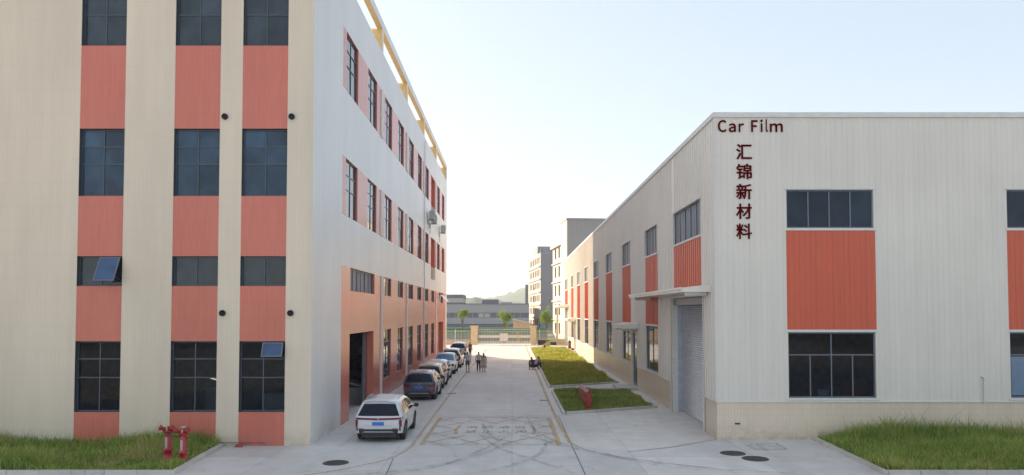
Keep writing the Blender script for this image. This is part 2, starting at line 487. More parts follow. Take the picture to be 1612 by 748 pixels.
def window(parent, plane, val, out, r, rows, glass, depth=.16, fm=None, wl=True, fw=.05, mull=.045, back=None):
    """rows: list of (fraction of the height, number of lights), bottom first"""
    u0, u1, v0, v1 = r
    fm = fm or M['frame']
    g = .004
    u0, u1, v0, v1 = u0 + g, u1 - g, v0 + g, v1 - g
    fr = MB(); d0, d1 = -depth - .05, -depth
    fbox(fr, plane, val, out, u0, u1, v0, v0 + fw, d0, d1); fbox(fr, plane, val, out, u0, u1, v1 - fw, v1, d0, d1)
    fbox(fr, plane, val, out, u0, u0 + fw, v0 + fw, v1 - fw, d0, d1); fbox(fr, plane, val, out, u1 - fw, u1, v0 + fw, v1 - fw, d0, d1)
    pn = MB(); v = v0 + fw; H = v1 - v0 - 2 * fw; tot = sum(f for f, _ in rows)
    for k, (f, n) in enumerate(rows):
        h = H * f / tot
        if k: fbox(fr, plane, val, out, u0 + fw, u1 - fw, v - mull/2, v + mull/2, d0 + .005, d1 - .004)
        W = u1 - u0 - 2 * fw
        for c in range(n):
            ua = u0 + fw + W * c / n; ub = u0 + fw + W * (c + 1) / n
            if c: fbox(fr, plane, val, out, ua - mull/2, ua + mull/2, v + mull/2 if k else v, v + h - mull/2, d0 + .008, d1 - .001)
            t1, t2 = rnd.uniform(-.006, .006), rnd.uniform(-.006, .006)
            dd = -depth - .03
            pts = [P3(plane, val, ua, v, dd + t1, out), P3(plane, val, ub, v, dd - t1, out), P3(plane, val, ub, v + h, dd - t1 + t2, out), P3(plane, val, ua, v + h, dd + t1 + t2, out)]
            if (plane == 'y') == (out > 0): pts = pts[::-1]
            pn.face(pts)
        v += h
    w = fr.build('window', fm, parent, wl)
    pn.build('pane', glass, w, wl)
    return w

# ================================================================ GROUND
g = MB(); g.box(-3000, 3000, -2500, 5200, -1.0, -.012)
tag(g.build('ground', M['earth']), kind='structure')
g = MB(); g.prism([(-80, -45), (80, -45), (80, 117.5), (-80, 117.5)], -.2, 0)
yard = tag(g.build('concrete_yard', M['conc']), kind='structure')
g = MB(); g.prism([(-300, 118.0), (300, 118.0), (300, 132), (-300, 132)], -.2, .0)
tag(g.build('road', M['asphalt']), kind='structure')

def strip(mb, pts, w, z):
    pts = [Vector((p[0], p[1])) for p in pts]
    L = []
    for i, p in enumerate(pts):
        d = (pts[min(i+1, len(pts)-1)] - pts[max(i-1, 0)]).normalized()
        nrm = Vector((-d.y, d.x)); ww = w(i / (len(pts) - 1)) if callable(w) else w
        L.append((p - nrm * ww / 2, p + nrm * ww / 2))
    for i in range(len(L) - 1):
        a, b = L[i], L[i+1]
        mb.face([(a[0].x, a[0].y, z), (b[0].x, b[0].y, z), (b[1].x, b[1].y, z), (a[1].x, a[1].y, z)])
def smooth(pts, n=8):
    out = []
    P = [Vector(p) for p in pts]
    for i in range(len(P) - 1):
        p0, p1, p2, p3 = P[max(i-1, 0)], P[i], P[i+1], P[min(i+2, len(P)-1)]
        for k in range(n):
            t = k / n
            out.append(.5 * ((2*p1) + (p2-p0)*t + (2*p0-5*p1+4*p2-p3)*t*t + (-p0+3*p1-3*p2+p3)*t**3))
    out.append(P[-1]); return out

# pale apron in front of the shutter
ap = [G(*p) for p in ((888, 656), (1036, 642), (1063, 640), (1112, 669), (1126, 690), (1060, 703), (985, 712), (906, 703))]
g = MB(); g.face([(x, y, .004) for x, y in ap]); g.build('apron', M['apron'], yard)
g = MB()
strip(g, [(2.26, 22), (2.24, 36)], .025, .008)
strip(g, [G(619, 722), G(606, 752)], .025, .008)
for k, yy in enumerate((35.3, 40.4, 45.5, 50.6, 55.7, 60.8, 65.9, 71, 76, 81, 86, 91, 96, 101)):
    strip(g, [(-7.4, yy), (2.2, yy + .02)], .018, .008)
strip(g, [G(985, 712), G(1060, 704), G(1128, 692)], .03, .008)
strip(g, [(2.26, 22.4), (-14, 22.2)], .02, .0086)
g.build('joint', M['joint'], yard)
# kerbside lines
g = MB()
strip(g, smooth([(2.05, 112), (2.06, 60), (2.06, 40), (2.12, 33), (2.22, 28.2)]), .15, .012)
g.build('painted_line', M['yellow'], yard)
g = MB()
strip(g, smooth([G(897, 697), G(925, 709), G(986, 721), G(1080, 733), G(1155, 742)]), .10, .012)
strip(g, smooth([G(650, 701), G(619, 720), G(560, 735), G(501, 745.5), G(430, 755)]), .12, .012)
g.build('painted_line', M['yellow_faint'], yard)
g = MB()
strip(g, smooth([(-3.45, 100), (-3.78, 60), (-3.79, 40), (-3.76, 27.6)]), .13, .012)
g.build('painted_line', M['yellow_faint'], yard)
# fire lane box
bx0, bx1, by0, by1 = -3.42, 1.78, 27.75, 34.9
g = MB()
strip(g, [(bx0, by0), (bx0 + .02, by1)], .17, .016); strip(g, [(bx1, by0), (bx1 - .03, by1)], .2, .016)
strip(g, [(-2.28, 30.2), (-2.4, 31.2), (-2.28, 32.6)], .14, .016); strip(g, [(.86, 30.2), (.98, 31.2), (.86, 32.6)], .14, .016)
g.build('painted_line', M['yellow'], yard)
g = MB()
strip(g, [(bx0, by0), (bx1, by0)], .10, .020); strip(g, [(bx0, by1), (bx1, by1)], .10, .020)
def clip_diag(x0, y0, sx):
    """zigzag diagonals clipped to the box, leaving the lettering field open"""
    seg = []; n = 60; cur = []
    for k in range(n + 1):
        x = x0 + sx * k * .13; y = y0 + k * .13 * 1.25
        ok = bx0 < x < bx1 and by0 < y < by1 and not (-2.35 < x < .95 and 29.9 < y < 32.9)
        if ok: cur.append((x, y))
        else:
            if len(cur) > 1: seg.append(cur)
            cur = []
    if len(cur) > 1: seg.append(cur)
    return seg
for k in range(-5, 6):
    for sgn in (1, -1):
        for s_ in clip_diag(-.8 + k * 1.55 - sgn * 2.8, by0 - .0, sgn): strip(g, [s_[0], s_[-1]], .09, .024 if sgn > 0 else .028)
g.build('painted_line', M['orange'], yard)

def text_obj(name, body, mat, parent, x0, x1, z0, z1, mapping, extrude=.0, bold=0.0, thick=0):
    cu = bpy.data.curves.new(name, 'FONT'); cu.body = body; cu.size = 1; cu.offset = bold; cu.extrude = 0; cu.space_character = 1.10
    cu.resolution_u = 6
    to = bpy.data.objects.new(name, cu); col.objects.link(to)
    dg = bpy.context.evaluated_depsgraph_get(); dg.update()
    me = bpy.data.meshes.new_from_object(to.evaluated_get(dg))
    bpy.data.objects.remove(to)
    if not me.vertices: return None
    xs = [v.co.x for v in me.vertices]; ys = [v.co.y for v in me.vertices]
    bm = bmesh.new(); bm.from_mesh(me)
    if extrude:
        r = bmesh.ops.extrude_face_region(bm, geom=bm.faces[:])
        for e in r['geom']:
            if isinstance(e, bmesh.types.BMVert): e.co.z += extrude
    for v in bm.verts:
        u = x0 + (v.co.x - min(xs)) / (max(xs) - min(xs)) * (x1 - x0)
        w = z0 + (v.co.y - min(ys)) / (max(ys) - min(ys)) * (z1 - z0)
        v.co = Vector(mapping(u, w, v.co.z))
    bm.to_mesh(me); bm.free()
    if thick:
        q = MB(); V0 = [v.co.copy() for v in me.vertices]; F0 = [tuple(p.vertices) for p in me.polygons]
        for k, (du, dv) in enumerate(((0, 0), (thick, 0), (-thick, 0), (0, thick), (0, -thick), (thick*.7, thick*.7), (-thick*.7, -thick*.7), (thick*.7, -thick*.7), (-thick*.7, thick*.7))):
            q.mesh([(v.x + du, v.y - .0004 * k, v.z + dv) for v in V0], F0)
        me = bpy.data.meshes.new(name); me.from_pydata(q.v, [], q.f)
    me.materials.clear(); me.materials.append(mat)
    o = bpy.data.objects.new(name, me); col.objects.link(o)
    if parent is not None:
        o.parent = parent; o.matrix_parent_inverse = Matrix.Translation(parent.location).inverted()
    return o
for row, (txt, yy) in enumerate((('消防通道', 31.65), ('禁止占用', 30.45))):
    for k, ch in enumerate(txt):
        cxx = -1.72 + k * .69 + (.02 if k > 1 else 0)
        text_obj('painted_character', ch, M['greypaint'], yard, cxx - .24, cxx + .24, yy, yy + .68, lambda u, w, q: (u, w, .018), bold=.012)
g = MB()
tm = [[(520, 750), (600, 745), (691, 735), (775, 701), (813, 676)],
      [(754, 684), (775, 700), (801, 712), (860, 731), (905, 747)],
      [(839, 672), (850, 690), (877, 702), (944, 713), (1029, 733), (1160, 746)],
      [(830, 657), (845, 680), (902, 705), (1007, 727), (1155, 741), (1250, 747)],
      [(740, 748), (790, 738), (840, 721), (858, 705), (858, 690)],
      [(760, 668), (768, 682), (790, 700)], [(480, 744), (620, 742), (720, 727), (800, 700), (840, 680)]]
for k, t in enumerate(tm):
    strip(g, smooth([G(*p) for p in t]), lambda q: .07 + .13 * math.sin(math.pi * min(1, q + .05)), .030 + .003 * k)
g.build('tyre_mark', M['tyremark'], yard)
g = MB()
strip(g, [G(1172, 700), G(1192, 709)], .04, .012); strip(g, [G(1190, 699), G(1207, 709.5)], .04, .012)
strip(g, [G(1222, 698), G(1240, 708)], .05, .012); strip(g, [G(1180, 699), G(1225, 698)], .05, .0125); strip(g, [G(1200, 709), G(1240, 708)], .05, .0125)
g.build('painted_line', M['greypaint'], yard)
g = MB(); g.face([(x, y, .009) for x, y in (G(1175, 700), G(1222, 698.5), G(1238, 708), G(1193, 709))]); g.build('pale_patch', M['whitepaint'], yard)
g = MB(); strip(g, [G(560, 684), G(535, 704)], .09, .010); g.build('painted_line', M['whitepaint'], yard)

# ---- grass islands
def island(label_no, poly, kerb_sides, nm):
    """poly counter-clockwise; kerb_sides = indices of edges that get a kerb"""
    g = MB(); g.prism([(x, y) for x, y in poly], -.1, .05)
    base = tag(g.build('lawn_soil', M['soil']), kind='structure')
    k = MB(); P = [Vector(p) for p in poly]; n = len(P)
    for i in kerb_sides:
        a, b = P[i], P[(i+1) % n]; d = (b - a); L = d.length; d.normalize(); nr = Vector((d.y, -d.x))
        cnt = max(1, round(L / 1.0)); st = L / cnt
        for q in range(cnt):
            s0 = a + d * (q * st + .006); s1 = a + d * ((q + 1) * st - .006)
            if q == cnt - 1: s1 = b + d * .13
            o1 = rnd.uniform(-.006, .006)
            pr = [s0 - nr * .0 + nr * o1, s1 + nr * o1, s1 + nr * (.14 + o1), s0 + nr * (.14 + o1)]
            k.prism([(p.x, p.y) for p in pr][::-1] if False else [(p.x, p.y) for p in pr], 0, .125 + rnd.uniform(-.004, .004))
    if k.v: k.build('kerb', M['kerb'], base)
    return base
def inside(poly, x, y):
    r = np.zeros(len(x), bool); n = len(poly); j = n - 1
    for i in range(n):
        xi, yi = poly[i]; xj, yj = poly[j]
        c = ((yi > y) != (yj > y)) & (x < (xj - xi) * (y - yi) / (yj - yi + 1e-12) + xi)
        r ^= c; j = i
    return r
def grass(name, poly, n, hmin, hmax, w, mat, seed, tall=None, xr=None, z0=.05):
    rs = np.random.RandomState(seed)
    xs = [p[0] for p in poly]; ys = [p[1] for p in poly]
    x0, x1 = (xr if xr else (min(xs), max(xs)))
    nc = n // 7
    cx = rs.uniform(x0, x1, nc); cy = rs.uniform(min(ys), max(ys), nc)
    x = np.repeat(cx, 7) + rs.normal(0, .05, nc * 7); y = np.repeat(cy, 7) + rs.normal(0, .05, nc * 7)
    ch = np.repeat(rs.uniform(.75, 1.25, nc), 7)
    k = inside(poly, x, y); x = x[k]; y = y[k]; ch = ch[k]; m = len(x)
    # uneven growth
    f = np.zeros(m)
    for _ in range(7):
        kx, ky, ph = rs.uniform(-1.7, 1.7), rs.uniform(-1.7, 1.7), rs.uniform(0, 6.28)
        f += np.sin(kx * x + ky * y + ph)
    f = np.clip(.5 + f / 4.5, .03, 1.35)
    h = (hmin + (hmax - hmin) * f) * ch * rs.uniform(.6, 1.25, m)
    if tall is not None: h *= tall(x, y, rs)
    h *= np.where(rs.uniform(0, 1, m) > .985, rs.uniform(1.4, 2.1, m), 1)
    keep = rs.uniform(0, 1, m) < (.30 + .75 * f); x, y, h = x[keep], y[keep], h[keep]; m = len(x)
    a = rs.uniform(0, 2 * np.pi, m); la = rs.uniform(0, 2 * np.pi, m); ln = h * rs.uniform(.15, .75, m)
    ww = w * rs.uniform(.6, 1.4, m) * .5
    dx, dy = np.cos(a) * ww, np.sin(a) * ww
    lx, ly = np.cos(la) * ln, np.sin(la) * ln
    z = np.full(m, z0)
    V = np.empty((m, 5, 3))
    V[:, 0] = np.stack([x - dx, y - dy, z], 1); V[:, 1] = np.stack([x + dx, y + dy, z], 1)
    V[:, 2] = np.stack([x + dx * .7 + lx * .35, y + dy * .7 + ly * .35, z + h * .6], 1)
    V[:, 3] = np.stack([x - dx * .7 + lx * .35, y - dy * .7 + ly * .35, z + h * .6], 1)
    V[:, 4] = np.stack([x + lx, y + ly, z + h], 1)
    me = bpy.data.meshes.new(name)
    me.vertices.add(m * 5); me.vertices.foreach_set('co', V.reshape(-1))
    b = (np.arange(m) * 5)[:, None]
    loops = np.concatenate([b + np.array([0, 1, 2, 3]), b + np.array([3, 2, 4])], 1).reshape(-1)
    me.loops.add(m * 7); me.loops.foreach_set('vertex_index', loops.astype(np.int32))
    me.polygons.add(m * 2)
    st = np.stack([np.arange(m) * 7, np.arange(m) * 7 + 4], 1).reshape(-1)
    me.polygons.foreach_set('loop_start', st.astype(np.int32))
    me.update(calc_edges=True)
    me.materials.append(mat)
    o = bpy.data.objects.new(name, me); col.objects.link(o)
    return tag(o, kind='stuff')

LX, RX = -7.57, 8.1
LY, RY = 27.6, 29.0
lp = [(-60, 22.85), (-10.55, 22.85), (-10.9, 27.5), (-60, 27.5)]
island(0, lp, (0, 1), 'a')
tag(grass('grass', lp, 135000, .10, .30, .022, M['grass'], 1, lambda x, y, rs: 1 + .7 * np.clip((y - 26.3), 0, 1.2) * rs.uniform(.3, 1.5, len(x)), (-29, -10.5)),
    'long green grass along the foot of the cream facade', 'grass', kind='stuff')
rp = [(11.62, 22.85), (60, 22.85), (60, 28.85), (11.95, 28.85)]
island(1, rp, (0, 3), 'b')
tag(grass('grass', rp, 140000, .10, .34, .022, M['grass'], 2, lambda x, y, rs: 1 + .9 * np.clip((y - 27.4), 0, 1.2) * rs.uniform(.3, 1.5, len(x)), (11.6, 29)),
    'long green grass before the pale metal warehouse front', 'grass', kind='stuff')
pa = [(2.6, 36.1), (7.45, 38.55), (7.45, 46.5), (2.6, 46.2)]
island(2, pa, (0, 3), 'c')
tag(grass('grass', pa, 60000, .06, .20, .024, M['grass'], 3), 'green grass plot around the red hose cabinet', 'grass', kind='stuff')
pb = [(2.55, 48.9), (7.4, 52.1), (7.45, 103.5), (2.55, 102.6)]
island(3, pb, (0, 2, 3), 'd')
tag(grass('grass', pb, 120000, .08, .24, .045, M['grass_far'], 4), 'long grass plot by the street with sunlight tinted into its yellow', 'grass', kind='stuff')

# ================================================================ LEFT BUILDING
LB = thing('factory_building', 'tall cream and grey factory block with salmon window bays on the left', 'building', (LX, LY, 0))
LTOP = 20.2
pxrow = {'R1': (9.42, 12.0), 'R2': (6.0, 7.13), 'R3': (1.26, 3.92), 'R0': (15.2, 17.85)}
cols_px = [(124.5, 195.5), (273.5, 345.5), (380.5, 452)]
regs = []
cx_ = []
for a, b in cols_px:
    xa, xb = A(a, 255, LY)[0], A(b, 255, LY)[0]
    cx_.append((xa, xb))
    for r in ('R3', 'R2', 'R1', 'R0'):
        regs.append(dict(k='hole', r=(xa, xb, *pxrow[r]), depth=.22, rmi=1))
    for r in ((0, 1.26), (3.92, 6.0), (7.13, 9.42), (12.0, 15.2)):
        regs.append(dict(k='panel', r=(xa, xb, *r), mat=M['salmon'], name='tile_panel'))
facade(LB, 'y', LY, -1, -42, LX, 0, 22.1, regs, (M['cream'], M['frame']))
for ci, (xa, xb) in enumerate(cx_):
    window(LB, 'y', LY, -1, (xa, xb, *pxrow['R3']), [(.47, 2), (.27, 2), (.24, 2)], M['glass_clear'])
    window(LB, 'y', LY, -1, (xa, xb, *pxrow['R2']), [(1, 2)], M['glass_side'] if ci else M['glass_side'])
    window(LB, 'y', LY, -1, (xa, xb, *pxrow['R1']), [(.48, 2), (.27, 2), (.25, 2)], M['glass_blue'])
    window(LB, 'y', LY, -1, (xa, xb, *pxrow['R0']), [(.47, 2), (.27, 2), (.26, 2)], M['glass_dark'] if False else M['glass_side'])
# the workshop behind the ground floor windows
RZ0, RZ1 = .02, 4.6
def room_box(par, x0, x1, y0, y1, z1, mat, skip_y0=True):
    g = MB()
    g.face([(x0, y1, 0.02), (x1, y1, 0.02), (x1, y1, z1), (x0, y1, z1)]); g.face([(x0, y0, .02), (x0, y1, .02), (x0, y1, z1), (x0, y0, z1)])
    g.face([(x1, y0, .02), (x1, y1, .02), (x1, y1, z1), (x1, y0, z1)]); g.face([(x0, y0, .02), (x1, y0, .02), (x1, y1, .02), (x0, y1, .02)])
    g.face([(x0, y0, z1), (x1, y0, z1), (x1, y1, z1), (x0, y1, z1)])
    g.build('room', mat, par)
room_box(LB, -20, LX - .4, LY + .31, 32.9, 4.8, M['room'])
def bench(x, y, w, label, mk='acwhite'):
    t = thing('work_table', label, 'table', (x, y, 0))
    g = MB(); g.box(0, w, 0, .8, 1.0, 1.06); g.build('top', M[mk], t, wl=False)
    for a in (.05, w - .12):
        for b in (.05, .68): g = MB(); g.box(a, a + .06, b, b + .06, 0, 1.0); g.build('leg', M['frame2'], t, wl=False)
def carton(x, y, z, w, h, d, mk, label):
    g = MB(); g.box(x, x + w, y, y + d, z, z + h); g.box(x + w * .46, x + w * .54, y - .003, y + d, z + h, z + h + .004); g.box(x + w * .4, x + w * .6, y - .004, y - .001, z + h * .7, z + h * .9)
    tag(g.build('storage_box', M[mk]), label, 'box')
bench(-16.0, 28.9, 1.6, 'white topped work table behind the ground floor window nearest the frame edge')
carton(-15.6, 29.0, 1.07, .5, .45, .4, 'brickred', 'small red carton on the work table behind the left window')
bench(-12.6, 29.4, 1.7, 'white topped work table behind the middle ground floor window')
carton(-12.3, 29.5, 1.07, .5, .9, .4, 'acwhite', 'tall pale carton on the work table behind the middle window')
carton(-9.9, 29.2, .02, .95, 1.75, .8, 'acwhite', 'waist high white crate behind the third ground floor window')
carton(-8.9, 29.6, .02, .5, 2.5, .6, 'frame2', 'upright grey locker behind the third ground floor window')
tl_ = MB(); tl_.tube((-12.86, 31.3, 2.2), (-12.52, 31.2, 2.13), .028, n=8)
em_ = bpy.data.materials.new('lit_tube'); em_.use_nodes = True
_b = em_.node_tree.nodes['Principled BSDF']; _b.inputs['Emission Color'].default_value = (1, .88, .62, 1); _b.inputs['Emission Strength'].default_value = .35
tlo = tl_.build('tube_lamp', em_); tl_ = MB(); tl_.tube((-12.7, 31.25, 2.2), (-12.7, 31.25, 4.78), .008, n=5); tl_.build('cord', M['frame'], tlo)
tag(tlo, 'lit tube lamp hanging inside the workshop behind the middle window', 'lamp')
def sash(x0, x1, z0, z1, push):
    """a top-hung sash swung out of the cream facade"""
    fr = MB(); H = z1 - z0; ang = math.asin(min(.95, push / H)); w = .045
    def T(x, t, o):   # t down from the top, o outward
        return (x, LY - .03 - t * math.sin(ang) - o * math.cos(ang), z1 - t * math.cos(ang) + o * math.sin(ang))
    def bar(xa, xb, ta, tb, o0, o1, mb):
        vs = [T(x, t, o) for o in (o0, o1) for (x, t) in ((xa, ta), (xb, ta), (xb, tb), (xa, tb))]
        mb.mesh(vs, [(0,1,2,3),(7,6,5,4),(0,4,5,1),(1,5,6,2),(2,6,7,3),(3,7,4,0)])
    bar(x0, x1, 0, w, 0, .03, fr); bar(x0, x1, H - w, H, 0, .03, fr); bar(x0, x0 + w, w, H - w, 0, .03, fr); bar(x1 - w, x1, w, H - w, 0, .03, fr)
    f = fr.build('open_sash', M['frame2'], LB)
    pn = MB(); bar(x0 + w, x1 - w, w, H - w, .011, .019, pn); pn.build('pane', M['glass_open'], f)
    for x in (x0 + .02, x1 - .02): st = MB(); st.tube(T(x, H * .8, 0), (x, LY + .17, z0 + .12), .008, n=6); st.build('stay', M['frame2'], f)
xa, xb = cx_[0]; sash((xa + xb) / 2 + .03, xb - .05, 6.06, 7.08, .46)
xa, xb = cx_[2]; sash((xa + xb) / 2 + .03, xb - .05, 3.30, 3.86, .20)
for px, py in ((354.5, 184), (459.5, 184), (350.5, 493), (457.5, 493)):
    x, z = A(px, py, LY)
    p = MB(); p.lathe([(0, .012), (.095, .012), (.095, .08), (.115, .08), (.115, -.05)], n=18)
    o = p.build('vent_pipe', M['black'], LB, wl=False); o.rotation_euler = (R(90), 0, 0)
    o.location = (x - LX, -.0, z)

# side wall
b0, bp = 32.4, 10.15
wz = (15.15, 17.9), (9.41, 12.05)
LEND = 84.6
regs = []; wins = []
for bi in range(5):
    bs = b0 + bp * bi; be = bs + bp
    for zi, z in enumerate(wz):
        for s_ in (.7, 5.7):
            r = (bs + s_, bs + s_ + 2.5, *z)
            if bi == 3 and s_ == 5.7:
                r = (bs + 5.2, bs + 8.6, z[0] - .15, z[1])
                regs.append(dict(k='hole', r=r, depth=.7, rmi=1)); wins.append(('niche', r)); continue
            regs.append(dict(k='hole', r=r, depth=.15, rmi=1)); wins.append(('tall', r))
        regs.append(dict(k='panel', r=(bs, be - .75 if bi < 4 else be - .4, *z), mat=M['salmon'], name='tile_panel'))
    if bi == 0:
        r = (34.2, 40.2, 6.0, 7.1); regs.append(dict(k='hole', r=r, depth=.25, rmi=1)); wins.append(('louvred', r))
        r = (34.1, 40.0, 0, 4.0); regs.append(dict(k='hole', r=r, depth=.36, rmi=1)); wins.append(('garage', r))
    elif bi < 4:
        for s_ in (.7, 5.7):
            r = (bs + s_, bs + s_ + 2.5, 6.0, 7.1); regs.append(dict(k='hole', r=r, depth=.15, rmi=1)); wins.append(('small', r))
            r = (bs + s_, bs + s_ + 2.5, 1.05, 4.0); regs.append(dict(k='hole', r=r, depth=.15, rmi=1)); wins.append(('tall', r))
    else:
        r = (75.2, 80.4, 0, 4.0); regs.append(dict(k='hole', r=r, depth=.6, rmi=1)); wins.append(('door', r))
        r = (75.6, 80.0, 6.0, 7.1); regs.append(dict(k='hole', r=r, depth=.25, rmi=1)); wins.append(('small', r))
    regs.append(dict(k='panel', r=(bs, be - .5 if bi < 4 else be, 0, 7.1), mat=M['salmon'], name='tile_panel'))
facade(LB, 'x', LX, 1, LY, LEND, 0, LTOP, regs, (M['plaster'], M['salmon']))
for kind, r in wins:
    u0, u1, v0, v1 = r
    if kind == 'tall': window(LB, 'x', LX, 1, r, [(.48, 2), (.27, 2), (.25, 2)], M['glass_sky'], depth=.08)
    elif kind == 'small': window(LB, 'x', LX, 1, r, [(1, 2)], M['glass_sky'], depth=.08)
    elif kind == 'louvred': window(LB, 'x', LX, 1, r, [(1, 6)], M['blind_grey'], depth=.12)
    elif kind == 'niche':
        m_ = MB(); m_.face([(LX - .69, u0, v0), (LX - .69, u1, v0), (LX - .69, u1, v1), (LX - .69, u0, v1)]); m_.build('niche_wall', M['salmon'], LB)
        lv = MB()
        for k in range(9): lv.box(LX + .02, LX + .09, u0 + .3, u1 - .1, v0 - 1.1 + k * .12, v0 - 1.1 + k * .12 + .07)
        lv.box(LX + .003, LX + .02, u0 + .3, u1 - .1, v0 - 1.12, v0 - .02)
        lv.build('louvre', M['acwhite'], LB)
    elif kind == 'door':
        m_ = MB(); m_.box(LX - .62, LX - .58, u0, u1, 0, v1)
        m_.build('door', M['frame'], LB)
for bi in range(1, 5):
    be = b0 + bp * bi
    for (ya, yb, z0, z1) in [(be - .5, be - .002, 0, 7.1)] + [(be - .72, be - .03, z[0], z[1]) for z in wz]:
        pl = MB(); pl.box(LX + .002, LX + .05, ya, yb, z0, z1); pl.build('pilaster', M['pilaster'], LB)
dp = MB()
dp.tube((LX + .07, 62.6, .1), (LX + .07, 62.6, 19.8), .04, n=8)
dp.build('downpipe', M['plaster'], LB)
# open sashes on the far small window
for yy in (76.2, 77.9):
    q = MB(); q.mesh([(LX - .1, yy, 7.05), (LX - .1, yy + 1.3, 7.05), (LX + .75, yy + 1.3, 6.2), (LX + .75, yy, 6.2),
                      (LX - .1, yy, 7.02), (LX - .1, yy + 1.3, 7.02), (LX + .75, yy + 1.3, 6.17), (LX + .75, yy, 6.17)],
                     [(0,1,2,3),(7,6,5,4),(0,4,5,1),(1,5,6,2),(2,6,7,3),(3,7,4,0)])
    q.build('open_sash', M['glass_side'], LB)
# rest of the shell: west, north, roof
g = MB()
g.face([(-42, LY, 0), (-42, LEND, 0), (-42, LEND, LTOP), (-42, LY, LTOP)])
g.face([(-42, LEND, 0), (LX, LEND, 0), (LX, LEND, LTOP), (-42, LEND, LTOP)])
g.build('rear_wall', M['plaster'], LB)
g = MB(); g.box(-41.9, LX - .32, LY + .32, LEND - .1, 18.9, 19.2); g.build('roof', M['roof'], LB)
# parapet inner faces
g = MB(); g.face([(LX - .3, LY + .3, 19.2), (LX - .3, LEND, 19.2), (LX - .3, LEND, LTOP), (LX - .3, LY + .3, LTOP)])
g.box(LX - .3, LX - .002, LY + .3, LEND, LTOP - .05, LTOP + .02)
g.face([(-42, LY + .3, 19.2), (LX - .3, LY + .3, 19.2), (LX - .3, LY + .3, 22.1), (-42, LY + .3, 22.1)])
g.face([(-42, LY, 22.1), (LX, LY, 22.1), (LX, LY + .3, 22.1), (-42, LY + .3, 22.1)])
g.face([(LX, LY, 20.2), (LX, LY + .3, 20.2), (LX, LY + .3, 22.1), (LX, LY, 22.1)])
g.build('parapet', M['plaster'], LB)
# frame on the roof edge: grey outside, ochre inside
posts = [32.2] + [b0 + bp * k - .35 for k in range(1, 5)] + [83.2]
g = MB(); W_ = .32
for yy in posts:
    g.box(LX - .65, LX - .012, yy, yy + .34, LTOP + .02, 21.6)
g.box(LX - W_, LX - .012, LY + .3, LEND, 21.6, 21.98)
g.box(-41.9, LX - .8, LEND - .5, LEND - .02, 21.6, 21.98)
g.build('roof_frame', M['ochre'], LB)
g = MB(); g.box(LX - .011, LX, LY + .3, LEND + .01, 21.6, 22.1); g.box(LX - W_, LX - .012, LY + .3, LEND + .01, 21.985, 22.1)
for yy in posts: g.box(LX - .011, LX - .001, yy, yy + .34, LTOP, 21.6)
g.box(LX - .011, LX - .001, 83.2, LEND, LTOP, 21.6)
g.build('roof_fascia', M['plaster'], LB)
# garage room
g = MB(); x0, x1, y0, y1, zt = -17, LX - .37, 33.4, 50, 5.6
g.face([(x0, y0, .0), (x0, y1, .0), (x0, y1, zt), (x0, y0, zt)]); g.face([(x0, y1, 0), (x1, y1, 0), (x1, y1, zt), (x0, y1, zt)])
g.face([(x0, y0, 0), (x1, y0, 0), (x1, y0, zt), (x0, y0, zt)]); g.face([(x0, y0, zt), (x1, y0, zt), (x1, y1, zt), (x0, y1, zt)])
g.face([(x1, 40.0, 0), (x1, y1, 0), (x1, y1, zt), (x1, 40.0, zt)]); g.face([(x1, y0, 0), (x1, 34.1, 0), (x1, 34.1, zt), (x1, y0, zt)])
g.face([(x1, 34.1, 4), (x1, 40, 4), (x1, 40, zt), (x1, 34.1, zt)])
g.build('room', M['room'], LB)
g = MB(); g.box(LX - .46, LX - .38, 39.2, 41, 0, 4.3); g.build('sliding_door', M['frame2'], LB)
mc = thing('work_machine', 'white machine with a slanted cover just inside the open garage doorway', 'machine', (-8.8, 41, 0))
g = MB(); g.box(-9.7, -8.05, 40.6, 41.9, 0, .85)
g.mesh([(-9.7,40.5,1.35),(-8.02,40.5,.92),(-8.02,42,.92),(-9.7,42,1.35),(-9.7,40.5,1.2),(-8.02,40.5,.80),(-8.02,42,.80),(-9.7,42,1.2)], [(0,1,2,3),(7,6,5,4),(0,4,5,1),(1,5,6,2),(2,6,7,3),(3,7,4,0)])
g.build('cover', M['acwhite'], mc)
rk = thing('storage_rack', 'tall dark storage rack deep inside the open garage', 'rack', (-9.4, 45, 0))
for x in (-10.4, -8.4):
    for y in (43.6, 46): g = MB(); g.box(x, x + .06, y, y + .06, 0, 2.9); g.build('upright', M['frame'], rk)
for z in (.6, 1.5, 2.4): g = MB(); g.box(-10.39, -8.35, 43.61, 46.05, z, z + .05); g.build('shelf', M['frame'], rk)
for (x, y, z, w, h, mk, lb) in ((-10.2, 43.8, 1.55, .9, .55, 'dark', 'dark crate on the middle shelf of the garage rack'), (-9.2, 43.9, 2.45, .7, .5, 'acwhite', 'pale carton on the top shelf of the garage rack')):
    g = MB(); g.box(x, x + w, y, y + .8, z, z + h); g.box(x + .02, x + w - .02, y + .38, y + .42, z + h, z + h + .01)
    tag(g.build('storage_box', M[mk]), lb, 'box')

